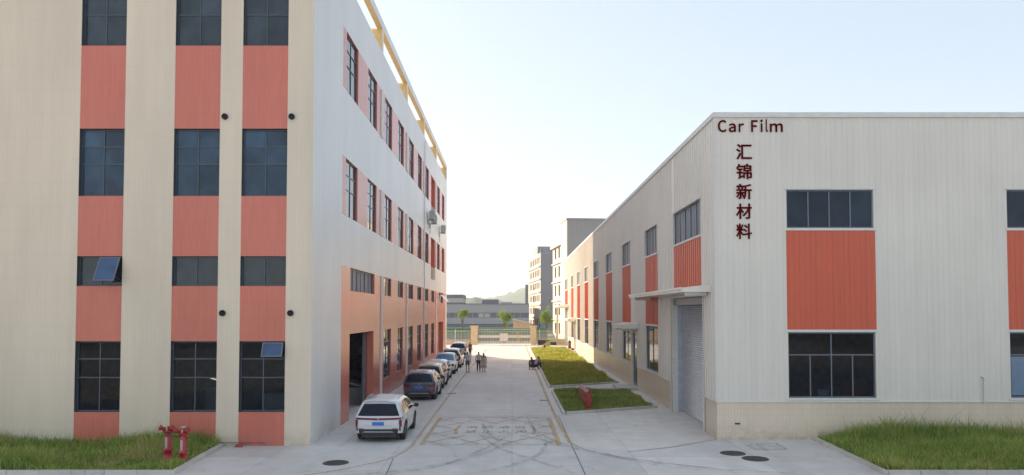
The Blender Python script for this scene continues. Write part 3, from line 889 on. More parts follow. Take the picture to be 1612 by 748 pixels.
# AC units on the side wall
def ac_unit(y, z, label):
    t = thing('air_conditioner', label, 'air conditioner', (LX, y, z), group='air conditioning units on the grey side wall')
    g = MB(); g.box(.18, .62, 0, .95, .0, .75); g.build('casing', M['acwhite'], t, wl=False)
    g = MB(); g.lathe([(.0, 0), (.30, 0), (.32, .012)], n=20); o = g.build('fan_grille', M['frame'], t, wl=False); o.rotation_euler = (0, R(90), 0); o.location = (.625, .4, .38)
    for q in (.1, .85): g = MB(); g.box(.0, .6, q - .02, q + .02, -.05, -.005); g.box(.0, .03, q - .02, q + .02, -.45, -.05); g.build('bracket', M['frame2'], t, wl=False)
    g = MB(); g.tube((.08, -.05, -1.0), (.08, -.05, .5), .03, n=6); g.tube((.08, -.05, .5), (.3, .1, .5), .03, n=6); g.build('pipe', M['acwhite'], t, wl=False)
ac_unit(64.9, 13.35, 'air conditioning unit on the upper grey side wall, nearer the camera')
ac_unit(66.6, 13.2, 'air conditioning unit beside the upper louvre on the grey wall')
ac_unit(75.4, 13.3, 'air conditioning unit nearest the far end of the grey wall')

# ================================================================ RIGHT BUILDING
RB = thing('warehouse', 'pale grey metal clad warehouse with orange red panels and tiled plinth', 'building', (RX, RY, 0))
RTOP, REND, PL = 13.0, 112.0, 1.5
fx = [A(1238, 330, RY)[0], A(1375, 330, RY)[0]]
fper = A(1585, 330, RY)[0] - fx[0]
regs = []; wf = []
for k in range(4):
    a, b = fx[0] + fper * k, fx[1] + fper * k
    regs += [dict(k='hole', r=(a, b, 8.36, 9.9), depth=.14, rmi=1), dict(k='hole', r=(a + .0, b, 1.62, 4.22), depth=.14, rmi=1),
             dict(k='panel', r=(a - .03, b + .05, 4.32, 8.26), mat=M['redmetal'], name='red_panel')]
    wf.append((a, b))
facade(RB, 'y', RY, -1, RX, 44, PL, RTOP - .2, regs, (M['metalwall'], M['trim']), ribs=(.22, .035, .014))
def trim(x0, x1, y0, y1, z0, z1):
    q = MB(); q.box(x0, x1, y0, y1, z0, z1); q.build('trim', M['trim'], RB)
for k, (a, b) in enumerate(wf):
    window(RB, 'y', RY, -1, (a, b, 8.36, 9.9), [(1, 4)], M['glass_navy'], depth=.08, fm=M['frame2'])
    window(RB, 'y', RY, -1, (a, b, 1.62, 4.22), [(.64, 4), (.33, 2)], M['glass_clear'] if k == 0 else M['glass_dark'], depth=.08, fm=M['frame2'])
    if k == 1:
        cu = MB(); cu.box(a + .08, a + 1.1, RY + .085, RY + .10, 1.72, 3.25); cu.build('window_blind', M['curtain'], RB)
    for (z0, z1) in ((8.27, 8.355), (4.225, 4.315), (9.9, 9.95), (1.53, 1.615)):
        trim(a - .08, b + .1, RY - .035, RY - .016, z0, z1)
sidew = [(40.6 + 9.25 * k, 44.3 + 9.25 * k) for k in range(7)]
doorw = (30.9, 37.1)
regs = []
up = [(31.2, 36.6)] + sidew + [(106.0, 111.3)]
for i, (a, b) in enumerate(up):
    regs.append(dict(k='hole', r=(a, b, 8.36, 9.92), depth=.14, rmi=1))
    lo = 4.32 if 0 < i < len(up) - 1 else 6.15
    regs.append(dict(k='panel', r=(a - .03, b + .03, lo, 8.26), mat=M['redmetal'], name='red_panel'))
for a, b in sidew: regs.append(dict(k='hole', r=(a, b, 1.62, 4.22), depth=.14, rmi=1))
regs.append(dict(k='hole', r=(doorw[0], doorw[1], PL, 5.7), depth=.5, rmi=1))
regs.append(dict(k='hole', r=(47.5, 49.3, PL, 3.7), depth=.14, rmi=1))
regs.append(dict(k='hole', r=(93.4, 95.2, PL, 3.7), depth=.14, rmi=1))
regs.append(dict(k='hole', r=(106, 111.3, PL, 5.7), depth=.5, rmi=1))
facade(RB, 'x', RX, -1, RY, REND, PL, RTOP - .2, regs, (M['metalwall'], M['trim']), ribs=(.37, .07, .030))
for i, (a, b) in enumerate(up):
    window(RB, 'x', RX, -1, (a, b, 8.36, 9.92), [(1, 5 if b - a > 5 else 4)], M['blind_grey'], depth=.08, fm=M['frame'])
    for (z0, z1) in ((8.27, 8.355), (9.925, 9.97)): trim(RX - .05, RX - .034, a - .08, b + .08, z0, z1)
    trim(RX - .045, RX - .034, a - .06, a - .005, 8.36, 9.92); trim(RX - .045, RX - .034, b + .005, b + .06, 8.36, 9.92)
for a, b in sidew:
    window(RB, 'x', RX, -1, (a, b, 1.62, 4.22), [(.64, 2), (.33, 2)], M['glass_right'], depth=.08, fm=M['frame'])
    for (z0, z1) in ((4.225, 4.315), (1.53, 1.615)): trim(RX - .05, RX - .034, a - .08, b + .08, z0, z1)
trim(RX - .045, RX + .02, RY - .045, RY - .016, PL + .02, RTOP - .2)
# cap flashing
g = MB(); g.box(RX - .07, 44, RY - .07, RY + .25, RTOP - .2, RTOP); g.box(RX - .07, RX + .25, RY + .25, REND + .07, RTOP - .2, RTOP)
g.build('parapet_flashing', M['trim'], RB)
# plinth, standing 30 mm back with a drip flashing on top
regs = [dict(k='hole', r=(doorw[0], doorw[1], 0, PL), depth=.5, rmi=1), dict(k='hole', r=(47.5, 49.3, .15, PL), depth=.14, rmi=1),
        dict(k='hole', r=(93.4, 95.2, .15, PL), depth=.14, rmi=1), dict(k='hole', r=(106, 111.3, 0, PL), depth=.5, rmi=1)]
facade(RB, 'x', RX + .01, -1, RY + .01, REND, 0, PL, regs, (M['plinth'], M['trim']), name='plinth')
facade(RB, 'y', RY + .01, -1, RX + .01, 44, 0, PL, [], (M['plinth'], M['trim']), name='plinth')
g = MB(); g.box(RX - .035, 44, RY - .035, RY + .009, PL - .045, PL); g.build('drip_flashing', M['trim'], RB)
for a, b in ((RY + .009, doorw[0] - .1), (doorw[1] + .1, 47.4), (49.4, 93.3), (95.3, 105.9)): g = MB(); g.box(RX - .035, RX + .009, a, b, PL - .045, PL); g.build('drip_flashing', M['trim'], RB)
g = MB()
g.face([(44, RY, 0), (44, REND, 0), (44, REND, RTOP - .2), (44, RY, RTOP - .2)])
g.face([(RX, REND, 0), (44, REND, 0), (44, REND, RTOP - .2), (RX, REND, RTOP - .2)])
g.build('rear_wall', M['metalwall'], RB)
g = MB(); g.box(RX + .26, 43.9, RY + .26, REND - .1, 12.2, 12.5); g.build('roof', M['roof'], RB)
def shutter(y0, y1, top):
    s_ = MB(); z = 0.05; x = RX + .49
    while z < top - .01:
        s_.mesh([(x, y0, z), (x, y1, z), (x - .028, y1, z + .045), (x - .028, y0, z + .045), (x, y1, z + .095), (x, y0, z + .095)],
                [(0, 3, 2, 1), (3, 5, 4, 2)])
        z += .1
    s_.box(x - .04, x + .02, y0, y1, 0, .06)
    sh = s_.build('roller_shutter', M['shutter'], RB)
    for (a, b) in ((y0 - .001, y0 + .09), (y1 - .09, y1 + .001)): j = MB(); j.box(RX + .30, RX + .48, a, b, .0, top); j.build('guide_rail', M['shutter'], sh)
    j = MB()
    for (a, b) in ((y0 - .12, y0 - .0), (y1 + .0, y1 + .12)): j.box(RX - .06, RX - .034, a, b, .0, top + .12)
    j.box(RX - .06, RX - .034, y0, y1, top, top + .12)
    j.build('door_surround', M['trim'], RB)
    h = MB(); h.box(RX + .1, RX + .46, y0 + .1, y1 - .1, top - .34, top - .02); h.build('shutter_housing', M['frame2'], sh)
shutter(doorw[0], doorw[1], 5.7); shutter(106, 111.3, 5.7)
def canopy(y0, y1, z0, z1, proj):
    c = MB(); xo = RX - proj
    c.mesh([(xo, y0 + .35, z0), (RX - .04, y0, z0), (RX - .04, y1, z0), (xo, y1, z0), (xo, y0 + .35, z1), (RX - .04, y0, z1 + .12), (RX - .04, y1, z1 + .12), (xo, y1, z1)],
           [(3,2,1,0),(4,5,6,7),(0,1,5,4),(1,2,6,5),(2,3,7,6),(3,0,4,7)])
    c.box(xo - .05, xo - .002, y0 + .33, y1 + .05, z1 - .07, z1 + .02)
    cc = c.build('canopy', M['metalwall'], RB)
    for ya in (y0 + .6, y1 - .72): k = MB(); k.box(xo + .2, RX - .045, ya, ya + .12, z0 - .14, z0 - .002); k.build('bracket', M['trim'], cc)
canopy(29.6, 43.2, 5.84, 6.02, 1.15); canopy(104.2, 112.6, 5.78, 6.06, 1.5)
canopy(46.6, 51.6, 3.95, 4.2, 1.05); canopy(92.5, 98.5, 3.95, 4.2, 1.05)
g = MB(); g.box(RX - 1.3, RX - 1.05, 111.9, 112.15, 0, 5.78); g.build('canopy_post', M['wall_orange'], RB)
for a in (47.5, 93.4):
    d_ = MB(); b = a + 1.8; X_ = RX + .08
    for (u0, u1, v0, v1) in ((a + .005, a + .09, .155, 3.69), (b - .09, b - .005, .155, 3.69), (a + .09, b - .09, 3.6, 3.69), (a + .09, b - .09, .155, .3), (a + .09, b - .09, 2.55, 2.63), (a + .86, a + .94, .3, 2.55)):
        d_.box(X_, X_ + .05, u0, u1, v0, v1)
    do = d_.build('door', M['frame2'], RB)
    p = MB(); p.face([(X_ + .02, b - .05, .2), (X_ + .02, a + .05, .2), (X_ + .02, a + .05, 3.65), (X_ + .02, b - .05, 3.65)]); p.build('pane', M['glass_side'], do)
    h = MB(); h.tube((X_ - .05, a + 1.1, 1.0), (X_ - .05, a + 1.1, 1.4), .015, n=6); h.build('handle', M['silver'], do)
    st = MB(); st.box(RX - 1.3, RX + .005, a - .4, b + .4, 0, .15); st.build('step', M['kerb'], RB)
g = MB(); g.box(19.9, 24, 28.3, RY + .005, 0, .28); g.build('step', M['kerb'], RB)
x, z = A(1549, 635, RY)
g = MB(); g.tube((x, RY - .06, 1.42), (x, RY - .06, 2.45), .035, n=8); g.tube((x, RY - .06, 2.45), (x - .12, RY - .06, 2.47), .035, n=8)
g.build('drain_pipe', M['trim'], RB)
x, z = A(1161, 667, RY)
g = MB(); g.box(x - .1, x + .1, RY - .02, RY + .008, z - .03, z + .03); g.build('vent', M['iron'], RB)

room_box(RB, RX + 1.0, 18, RY + .2, 36, 5.2, M['room'])
bench(12.3, 30.6, 2.0, 'work table behind the large warehouse window', 'frame2')
carton(12.8, 30.7, 1.07, .45, .7, .4, 'acwhite', 'pale carton on the work table behind the large warehouse window')
carton(14.4, 31.5, .02, .8, 2.1, .7, 'brickred', 'tall red brown crate behind the large warehouse window')
# ---- lettering
def wall_sign(name, label, chars):
    t = thing(name, label, 'sign', (A(1171, 300, RY)[0], RY, A(1171, 300, RY)[1]))
    for ch, (xa, xb, ya, yb) in chars:
        x0, z1 = A(xa, ya, RY); x1, z0 = A(xb, yb, RY)
        text_obj('character', ch, M['sign'], t, x0, x1, z0, z1, lambda u, w, q: (u, RY - .016 - q, w), extrude=.02, thick=.012)
wall_sign('wall_lettering', 'dark red Latin lettering reading Car Film at the warehouse top corner',
          [('Ｃ', (1130.3, 1143, 189.7, 208)), ('ａ', (1147.5, 1157.7, 195, 208)), ('ｒ', (1163, 1170.5, 195, 207.7)), ('Ｆ', (1182.6, 1192, 190, 207.7)), ('ｉ', (1197.3, 1200, 189, 207.7)), ('ｌ', (1205.7, 1208, 188.5, 207.7)), ('ｍ', (1212, 1231.5, 195, 207.7))])
wall_sign('wall_lettering', 'column of five dark red Chinese characters on the warehouse front',
          [(c, (1159, 1183, y0, y0 + 23.5)) for c, y0 in zip('汇锦新材料', (227.5, 258.5, 290, 321, 352.5))])

# ================================================================ SMALL THINGS ON THE GROUND
def manhole(px, py, r, label):
    x, y = G(px, py)
    g = MB(); g.lathe([(0, .022), (r - .05, .022), (r - .04, .012), (r - .02, .012), (r - .015, .02), (r, .02), (r + .01, 0)], n=28)
    for k in range(-4, 5):
        w = math.sqrt(max(.01, (r - .08) ** 2 - (k * .08) ** 2)); g.box(-w, w, k * .08 - .012, k * .08 + .012, .022, .028)
    o = g.build('manhole_cover', M['iron']); o.location = (x, y, 0)
    tag(o, label, 'manhole cover', 'manhole covers in the yard')
manhole(528.5, 729, .42, 'round iron manhole cover below the cream building corner')
manhole(1153.5, 714, .44, 'round iron manhole cover nearest the warehouse corner')
manhole(1189, 722.5, .44, 'round iron manhole cover nearer the right grass kerb')
def drain(px, py, label):
    x, y = G(px, py); g = MB(); g.box(-.28, .28, -.17, .17, 0, .010)
    for k in range(7): g.box(-.25 + k * .078, -.22 + k * .078, -.14, .14, .010, .018)
    o = g.build('drain_grate', M['iron']); o.location = (x, y, .0); tag(o, label, 'drain grate', 'drain grates along the lane')
drain(711, 619.5, 'small drain grate by the yellow line near the parked cars')
drain(857, 630.5, 'small drain grate by the kerb of the grass plot')
x, y = G(376, 704)
g = MB(); g.box(-.13, .13, -.06, .06, 0, .10); g.box(-.12, .12, -.07, -.06, .01, .09)
o = g.build('loose_brick', M['brickred']); o.location = (x, y, 0); o.rotation_euler = (0, 0, .15); tag(o, 'loose red brick at the foot of the cream wall', 'brick')
g = MB(); g.box(-.9, .9, -.02, .02, 0, .02); g.box(-.88, -.8, -.03, .03, .0, .03)
o = g.build('wooden_batten', M['bark']); o.location = (-10.1, 27.42, .13); o.rotation_euler = (0, 0, -.02); tag(o, 'thin pale batten lying at the foot of the cream wall', 'batten')

def standpipe(px, py, label, cap):
    x, y = G(px, py)
    t = thing('fire_standpipe', label, 'fire hydrant', (x, y, 0), group='red fire standpipes in the left grass'); t.scale = (1.06, 1.06, 1.06)
    g = MB(); g.lathe([(0.16, .0), (.16, .10), (.125, .13), (.11, .34), (.13, .36), (.13, .40), (.105, .43), (.10, .82), (.085, .86), (.085, .92)], n=18); g.build('barrel', M['hydrant'], t, wl=False)
    g = MB(); g.lathe([(.085, .90), (.15, .92), (.16, .96), (.15, .99), (.08, 1.02), (.07, 1.10), (.0, 1.12)], n=18)
    for s_ in (-1, 1):
        g.tube((0, 0, 1.0), (s_ * .17, -.12, 1.08), .055, .06, 12); g.tube((s_ * .17, -.12, 1.08), (s_ * .21, -.15, 1.10), .085, .085, 12)
    g.build('valve_head', M['hydrant_cap'], t, wl=False)
    g = MB(); g.box(-.02, .02, -.11, -.075, .98, 1.10); g.build('tag', M['wall_orange'], t, wl=False)
    g = MB()
    n = 6; a0, a1 = R(-118), R(-76)
    for k in range(n):
        ta, tb = a0 + (a1 - a0) * k / n, a0 + (a1 - a0) * (k + 1) / n; r = .1075
        g.face([(r * math.cos(ta), r * math.sin(ta), .45), (r * math.cos(tb), r * math.sin(tb), .45), (r * math.cos(tb), r * math.sin(tb), .78), (r * math.cos(ta), r * math.sin(ta), .78)])
    g.build('label_strip', M['label_white'], t, wl=False)
    if cap:
        g = MB(); g.lathe([(.0, 1.19), (.07, 1.185), (.075, 1.16), (.02, 1.13), (.02, 1.10)], n=14); g.build('cap', M['label_white'], t, wl=False)
        g = MB(); g.tube((-.1, 0, .86), (-.75, .32, .88), .022, n=8); g.build('linking_pipe', M['iron'], t, wl=False)
        g = MB(); g.tube((.08, -.02, .84), (.17, -.04, .84), .03, n=8); g.build('side_nozzle', M['hydrant'], t, wl=False)
    return t
standpipe(264, 727, 'red fire standpipe with bare rounded top, farther from the kerb', False)
standpipe(288, 732, 'red fire standpipe with a white cap, beside the kerb', True)

# hose cabinet seen end-on in the middle grass
c0 = G(924, 641)
t = thing('fire_cabinet', 'narrow red fire hose cabinet with sloping lid on the near grass plot', 'fire cabinet', (c0[0], c0[1], 0), R(0))
t.location = (3.93, 37.5, .0); t.rotation_euler = (0, 0, R(1.5))
hb = MB(); CL = 3.3
hb.box(-.11, .11, 0, CL, .05, .90)
hb.build('casing', M['hydrant'], t, wl=False)
hb = MB(); hb.mesh([(-.14, -.06, .902), (.14, -.06, .902), (.14, CL + .06, .902), (-.14, CL + .06, .902), (0, -.06, 1.02), (0, CL + .06, 1.02)],
                   [(0,3,2,1),(0,1,4),(1,2,5,4),(2,3,5),(3,0,4,5)])
hb.build('lid', M['hydrant_cap'], t, wl=False)
for k in range(4):
    hb = MB(); y_ = .06 + k * .81; hb.box(-.116, -.112, y_, y_ + .74, .12, .76); d_ = hb.build('door', M['hydrant'], t, wl=False)
    hb = MB(); hb.box(-.14, -.117, y_ + .66, y_ + .69, .4, .52); hb.build('handle', M['silver'], d_, wl=False)

# small far hydrant
x, y = G(857, 551)
t = thing('fire_hydrant', 'small red hydrant at the sunny far end of the grass', 'fire hydrant', (4.35, 97.5, 0))
g = MB(); g.lathe([(.16, 0), (.16, .08), (.11, .1), (.11, .6), (.15, .62), (.15, .68), (.1, .78), (0, .82)], n=12); g.build('barrel', M['hydrant'], t, wl=False)
g = MB(); g.tube((-.2, 0, .5), (.2, 0, .5), .06, n=8); g.build('nozzle', M['hydrant_cap'], t, wl=False)

# ================================================================ CARS
def car_proto(name, label, pk, loc, top, L=4.6, W=1.88, belt=1.0, slant=.42, style='suv', rev=False, tl='strip', clad=True, glass=None, rails=True, plate=True):
    t = thing(name, label, 'car', loc, math.pi if rev else 0, 'cars parked along the left building')
    yy = np.linspace(0, L, 400); zz = np.interp(yy, [p[0] for p in top], [p[1] for p in top])
    kk = np.exp(-np.linspace(-2, 2, 29) ** 2); kk /= kk.sum()
    zz = np.convolve(np.pad(zz, 14, mode='edge'), kk, 'valid')
    Hh = zz.max()
    rb = top[0][1]
    def topz(y): return float(np.interp(y, yy, zz))
    def Pt(a, b, z=None, c=None):
        y0 = a * L; drop = .07 * abs(b) ** 5 + .035 * b * b
        tz = topz(y0) - drop * (1 if topz(y0) > belt + .2 else .8)
        zb = .30 + .06 * abs(2 * a - 1) ** 6
        if c is not None: z = zb + c * (tz - zb)
        z = min(z, tz)
        sh = slant * max(0, (z - belt + .02) / (rb - belt + .02)) ** 1.1 if rb > belt + .2 else .05 * max(0, z - .6)
        if z < .62: sh += .05 * (.62 - z) / .3
        y = y0 + sh * (1 - a) ** 3
        fs = .10 * max(0, (.55 - z) / .3) + .12 * max(0, (z - .62) / .4)
        y -= fs * a ** 6
        y += .14 * abs(b) ** 5 * (1 - a) ** 12 - .32 * abs(b) ** 4 * a ** 14
        if z < belt: f = 1 - .045 * ((belt - z) / (belt - .3)) ** 2 + .012 * math.sin((z - .3) / (belt - .3) * math.pi)
        else: f = 1 - .30 * ((z - belt) / (1.66 - belt)) ** 1.15
        f *= 1 - .05 * abs(2 * a - 1) ** 6
        x = b * W / 2 * f
        return (x, y, z)
    ax = (.92, L - .98); wr = .345
    body = MB()
    na, nb, nc = 92, 18, 26
    def grid(f, n1, n2, flip, skip=None):
        vs = [f(i / n1, j / n2) for i in range(n1 + 1) for j in range(n2 + 1)]
        fs = []
        for i in range(n1):
            for j in range(n2):
                q = (i*(n2+1)+j, (i+1)*(n2+1)+j, (i+1)*(n2+1)+j+1, i*(n2+1)+j+1)
                if skip:
                    c = [sum(vs[k][m] for k in q) / 4 for m in range(3)]
                    if skip(c): continue
                fs.append(q[::-1] if flip else q)
        body.mesh(vs, fs, 0, True)
    sk = lambda c: any((c[1] - w) ** 2 + (c[2] - wr) ** 2 < (.405) ** 2 for w in ax)
    grid(lambda i, j: Pt(i, 1, c=j), na, nc, False, sk); grid(lambda i, j: Pt(i, -1, c=j), na, nc, True, sk)
    grid(lambda i, j: Pt(i, -1 + 2 * j, c=1), na, nb, True); grid(lambda i, j: Pt(0, -1 + 2 * i, c=j), nb, nc, False); grid(lambda i, j: Pt(1, -1 + 2 * i, c=j), nb, nc, True)
    bo = body.build('body', M[pk], t, wl=False)
    bm = bmesh.new(); bm.from_mesh(bo.data); bmesh.ops.remove_doubles(bm, verts=bm.verts, dist=.0008); bm.to_mesh(bo.data); bm.free()
    def patch(nm, f, mk, n1=10, n2=5, off=(0, 0, 0), par=None):
        q = MB(); vs = []
        for i in range(n1 + 1):
            for j in range(n2 + 1):
                p = f(i / n1, j / n2); vs.append((p[0] + off[0], p[1] + off[1], p[2] + off[2]))
        q.mesh(vs, [(i*(n2+1)+j, (i+1)*(n2+1)+j, (i+1)*(n2+1)+j+1, i*(n2+1)+j+1) for i in range(n1) for j in range(n2)], 0, True)
        return q.build(nm, M[mk] if isinstance(mk, str) else mk, par or t, wl=False)
    rt = topz(0)
    if rb > belt + .2:
        patch('rear_window', lambda i, j: Pt(0, (-1 + 2 * i) * (.90 - .06 * j), z=belt + .03 + (rt - .15 - belt) * j * (1 - .04 * (2 * i - 1) ** 2)), 'carglass', 14, 6, (0, -.016, .004))
        patch('spoiler', lambda i, j: (lambda p: (p[0], p[1] - .10 * (1 - j), p[2] - .035 * (1 - j)))(Pt(.0 + .05 * j, (-1 + 2 * i) * .86, c=1)), pk, 14, 3, (0, -.01, .012))
    # find cabin extents from the profile
    cab = [y for y in np.linspace(0, L, 200) if topz(y) > belt + .30]
    c0, c1 = min(cab), max(cab)
    ws1 = max(y for y in np.linspace(0, L, 400) if topz(y) > belt + .10); ws0 = max(y for y in np.linspace(0, L, 400) if topz(y) > Hh - .10)
    patch('windscreen', lambda i, j: Pt((ws0 + .04 + (ws1 - .02 - ws0) * j) / L, (-1 + 2 * i) * .86, c=1), glass or 'carglass', 12, 8, (0, .010, .014))
    if not rb > belt + .2:
        r1 = min(y for y in np.linspace(0, L, 400) if topz(y) > belt + .10); r0 = min(y for y in np.linspace(0, L, 400) if topz(y) > Hh - .08)
        patch('rear_window', lambda i, j: Pt((r1 + .03 + (r0 - .02 - r1) * j) / L, (-1 + 2 * i) * .84, c=1), 'carglass', 12, 8, (0, -.010, .014))
    for s_ in (-1, 1):
        ys = [c0 + (.42 if style == 'suv' else .25), c0 + (c1 - c0) * .42, c0 + (c1 - c0) * .47 , c1 - .12]
        for (ya, yb, nm) in ((ys[0], ys[1], 'rear_door_window'), (ys[2], ys[3] , 'front_door_window')):
            def sw(i, j, ya=ya, yb=yb):
                y = ya + (yb - ya) * i; zt = min(topz(y) - .17, Hh - .17); zl = belt + .05
                zt = max(zt, zl + .02)
                if nm == 'rear_door_window' : zt = zl + (zt - zl) * min(1, .45 + i * 2.2)
                return Pt(y / L, s_, z=zl + (zt - zl) * j)
            patch(nm, sw, 'carglass', 10, 5, (s_ * .008, 0, 0))
        # door seams, handles
        for yd in (ys[1] + .06, ys[3] + .12, ax[0] + .48):
            se = MB(); pts = [Pt(yd / L, s_, z=z) for z in np.linspace(.42, belt - .02, 8)]
            for p, q in zip(pts, pts[1:]): se.face([(p[0] + s_*.004, p[1] - .006, p[2]), (p[0] + s_*.004, p[1] + .006, p[2]), (q[0] + s_*.004, q[1] + .006, q[2]), (q[0] + s_*.004, q[1] - .006, q[2])])
            se.build('door_seam', M['clad'], t, wl=False)
        for yd in (ys[0] + .35, ys[2] + .25):
            p = Pt(yd / L, s_, z=belt - .12); h = MB(); h.box(p[0] - .005, p[0] + s_ * .03, yd, yd + .17, belt - .135, belt - .105); h.build('door_handle', M[pk], t, wl=False)
        # mirror
        ym = c1 + .02; p = Pt(ym / L, s_, z=belt + .02)
        m_ = MB()
        m_.lathe([(0, -.085), (.05, -.075), (.075, -.02), (.075, .03), (.05, .075), (0, .085)], n=12)
        mo = m_.build('mirror', M['clad'], t, wl=False); mo.location = (p[0] + s_ * .13, ym, belt + .08); mo.scale = (1.35, .8, 1)
        st = MB(); st.tube((p[0] - s_ * .02, ym + .02, belt + .03), (p[0] + s_ * .12, ym, belt + .05), .022, n=6); st.build('mirror_arm', M['clad'], t, wl=False)
        # arch trims + cladding
        for w in ax:
            at = MB(); prev = None
            for k in range(0, 19):
                th = math.pi * k / 18
                y1_, z1_ = w + math.cos(th) * .39, wr + math.sin(th) * .39; y2_, z2_ = w + math.cos(th) * .455, wr + math.sin(th) * .455
                pa_, pb_ = Pt(min(max(y1_, .02), L - .02) / L, s_, z=max(z1_, .31)), Pt(min(max(y2_, .02), L - .02) / L, s_, z=max(z2_, .31))
                cur = ((pa_[0] + s_*.012, y1_, z1_), (pb_[0] + s_*.012, y2_, z2_), (pa_[0] - s_*.28, y1_, z1_))
                if prev:
                    at.face([prev[0], prev[1], cur[1], cur[0]]); at.face([prev[2], prev[0], cur[0], cur[2]])
                prev = cur
            at.build('wheel_arch', M['clad'] if clad else M[pk], t, wl=False)
        if rails:
            rl = MB(); pts = [(Pt(y / L, s_ * .90, c=1)) for y in np.linspace(c0 + .25 + slant * .6, ws0 - .15, 8)]
            for k, (p, q) in enumerate(zip(pts, pts[1:])):
                rl.tube((p[0], p[1], p[2] + (.045 if k else .0)), (q[0], q[1], q[2] + (.045 if k < 6 else .0)), .016, n=6)
            rl.build('roof_rail', M['silver'], t, wl=False)
    ub = MB(); ub.box(-W/2 + .28, W/2 - .28, .12, L - .2, .20, .5); ub.box(-W/2 + .06, W/2 - .06, ax[0] + .42, ax[1] - .42, .26, .36)
    ub.box(-W/2 + .3, W/2 - .3, .3, L - .9, .5, .95)
    ub.build('underbody', M['clad'], t, wl=False)
    for w in ax:
        for s_ in (-1, 1):
            q = MB(); q.lathe([(.20, -.11), (.31, -.115), (wr, -.09), (wr + .004, 0), (wr, .09), (.31, .115), (.20, .11)], n=28)
            wh = q.build('wheel', M['black'], t, wl=False); wh.rotation_euler = (0, R(90), 0); wh.location = (s_ * (W / 2 - .125), w, wr)
            q = MB(); q.lathe([(.0, .07), (.06, .075), (.07, .05), (.19, .04), (.215, .10), (.22, .10)], n=28)
            q.lathe([(.0, -.07), (.06, -.075), (.07, -.05), (.19, -.04), (.215, -.10), (.22, -.10)], n=28)
            for k in range(5):
                th = 2 * math.pi * k / 5; c_, n_ = math.cos(th), math.sin(th)
                q.tube((c_ * .05, n_ * .05, .075), (c_ * .20, n_ * .20, .085), .025, .02, 6); q.tube((c_ * .05, n_ * .05, -.075), (c_ * .20, n_ * .20, -.085), .025, .02, 6)
            q.build('rim', M['rim'], wh, wl=False)
    # rear details
    if tl == 'strip':
        patch('light_bar', lambda i, j: Pt(0, (-1 + 2 * i) * .97, z=belt - .125 + .075 * j + .02 * abs(2 * i - 1)), 'taillight', 20, 3, (0, -.014, 0))
    for s_ in (-1, 1):
        if tl == 'strip':
            patch('tail_light', lambda i, j: Pt(0, s_ * (.88 + .11 * i), z=belt - .12 - (.16 + .14 * i) * (1 - j)), 'taillight', 4, 6, (s_ * .004, -.017, 0))
            patch('reflector', lambda i, j: Pt(0, s_ * (.62 + .2 * i), z=.535 + .025 * j), 'redlamp', 3, 1, (0, -.030, 0))
            patch('corner_vent', lambda i, j: Pt(0, s_ * (.90 + .07 * i * (1 - .5 * j)), z=.46 + .24 * j), 'clad', 3, 5, (s_ * .004, -.024, 0))
            patch('bumper_crease', lambda i, j: Pt(0, s_ * .62 * i, z=.655 + .012 * j), 'silver', 6, 1, (0, -.016, 0))
        elif tl == 'wide':
            patch('tail_light', lambda i, j: Pt(0, s_ * (.52 + .46 * i), z=belt - .22 + .17 * j * (.55 + .45 * i)), 'taillight', 8, 4, (s_ * .004, -.014, 0))
            patch('reflector', lambda i, j: Pt(0, s_ * (.76 + .16 * i), z=.46 + .12 * j), 'redlamp', 3, 2, (0, -.03, 0))
        elif tl == 'tall':
            patch('tail_light', lambda i, j: Pt(0, s_ * (.80 + .18 * i), z=belt - .30 + .55 * j), 'taillight', 4, 8, (s_ * .004, -.016, 0))
        else:
            patch('tail_light', lambda i, j: Pt(0, s_ * (.60 + .37 * i), z=belt - .24 + .13 * j), 'taillight', 8, 4, (s_ * .004, -.014, 0))
        patch('side_tail_light', lambda i, j: Pt(.008 + .035 * i, s_, z=belt - (.22 if tl != 'strip' else .13) + .13 * j * (1 - .5 * i)), 'taillight', 4, 3, (s_ * .008, 0, 0))
        patch('headlamp', lambda i, j: Pt(1, s_ * (.55 + .4 * i), z=.66 + (.10) * j), 'headlamp', 6, 3, (s_ * .004, .016, 0))
    patch('rear_bumper_insert', lambda i, j: Pt(0, (-1 + 2 * i) * .86, z=.34 + (.19 - .0 * abs(2 * i - 1)) * j), 'clad', 14, 3, (0, -.020, 0))
    if clad: patch('diffuser', lambda i, j: Pt(0, (-1 + 2 * i) * (.70 - .1 * j), z=.40 + .055 * j), 'silver', 10, 2, (0, -.030, 0))
    patch('grille', lambda i, j: Pt(1, (-1 + 2 * i) * .50, z=.42 + .26 * j), 'clad', 10, 4, (0, .018, 0))
    if plate:
        p = Pt(0, 0, z=belt - .26); q = MB(); q.box(-.22, .22, p[1] - .032, p[1] - .012, belt - .33, belt - .19)
        po = q.build('number_plate', M['plate'], t, wl=False)
        q = MB()
        for (a, b) in ((-.19, .19),):
            for (z0, z1) in ((belt - .325, belt - .321), (belt - .199, belt - .195)): q.box(a, b, p[1] - .034, p[1] - .0325, z0, z1)
        q.build('plate_border', M['plate_mark'], po, wl=False)
    q = MB(); q.lathe([(0, .02), (.035, .02), (.045, 0)], n=12); p = Pt(0, 0, z=belt - .06)
    em = q.build('badge', M['silver'], t, wl=False); em.rotation_euler = (R(90), 0, 0); em.location = (0, p[1] - .012, belt - .07)
    return t
suv = [(0, 1.58), (.3, 1.63), (1.6, 1.68), (2.35, 1.64), (2.75, 1.50), (3.35, 1.12), (3.6, 1.04), (4.3, .93), (4.5, .84), (4.6, .74)]
suv2 = [(0, 1.55), (.3, 1.61), (1.5, 1.66), (2.2, 1.63), (2.6, 1.50), (3.2, 1.10), (3.4, 1.03), (4.1, .92), (4.35, .82), (4.45, .72)]
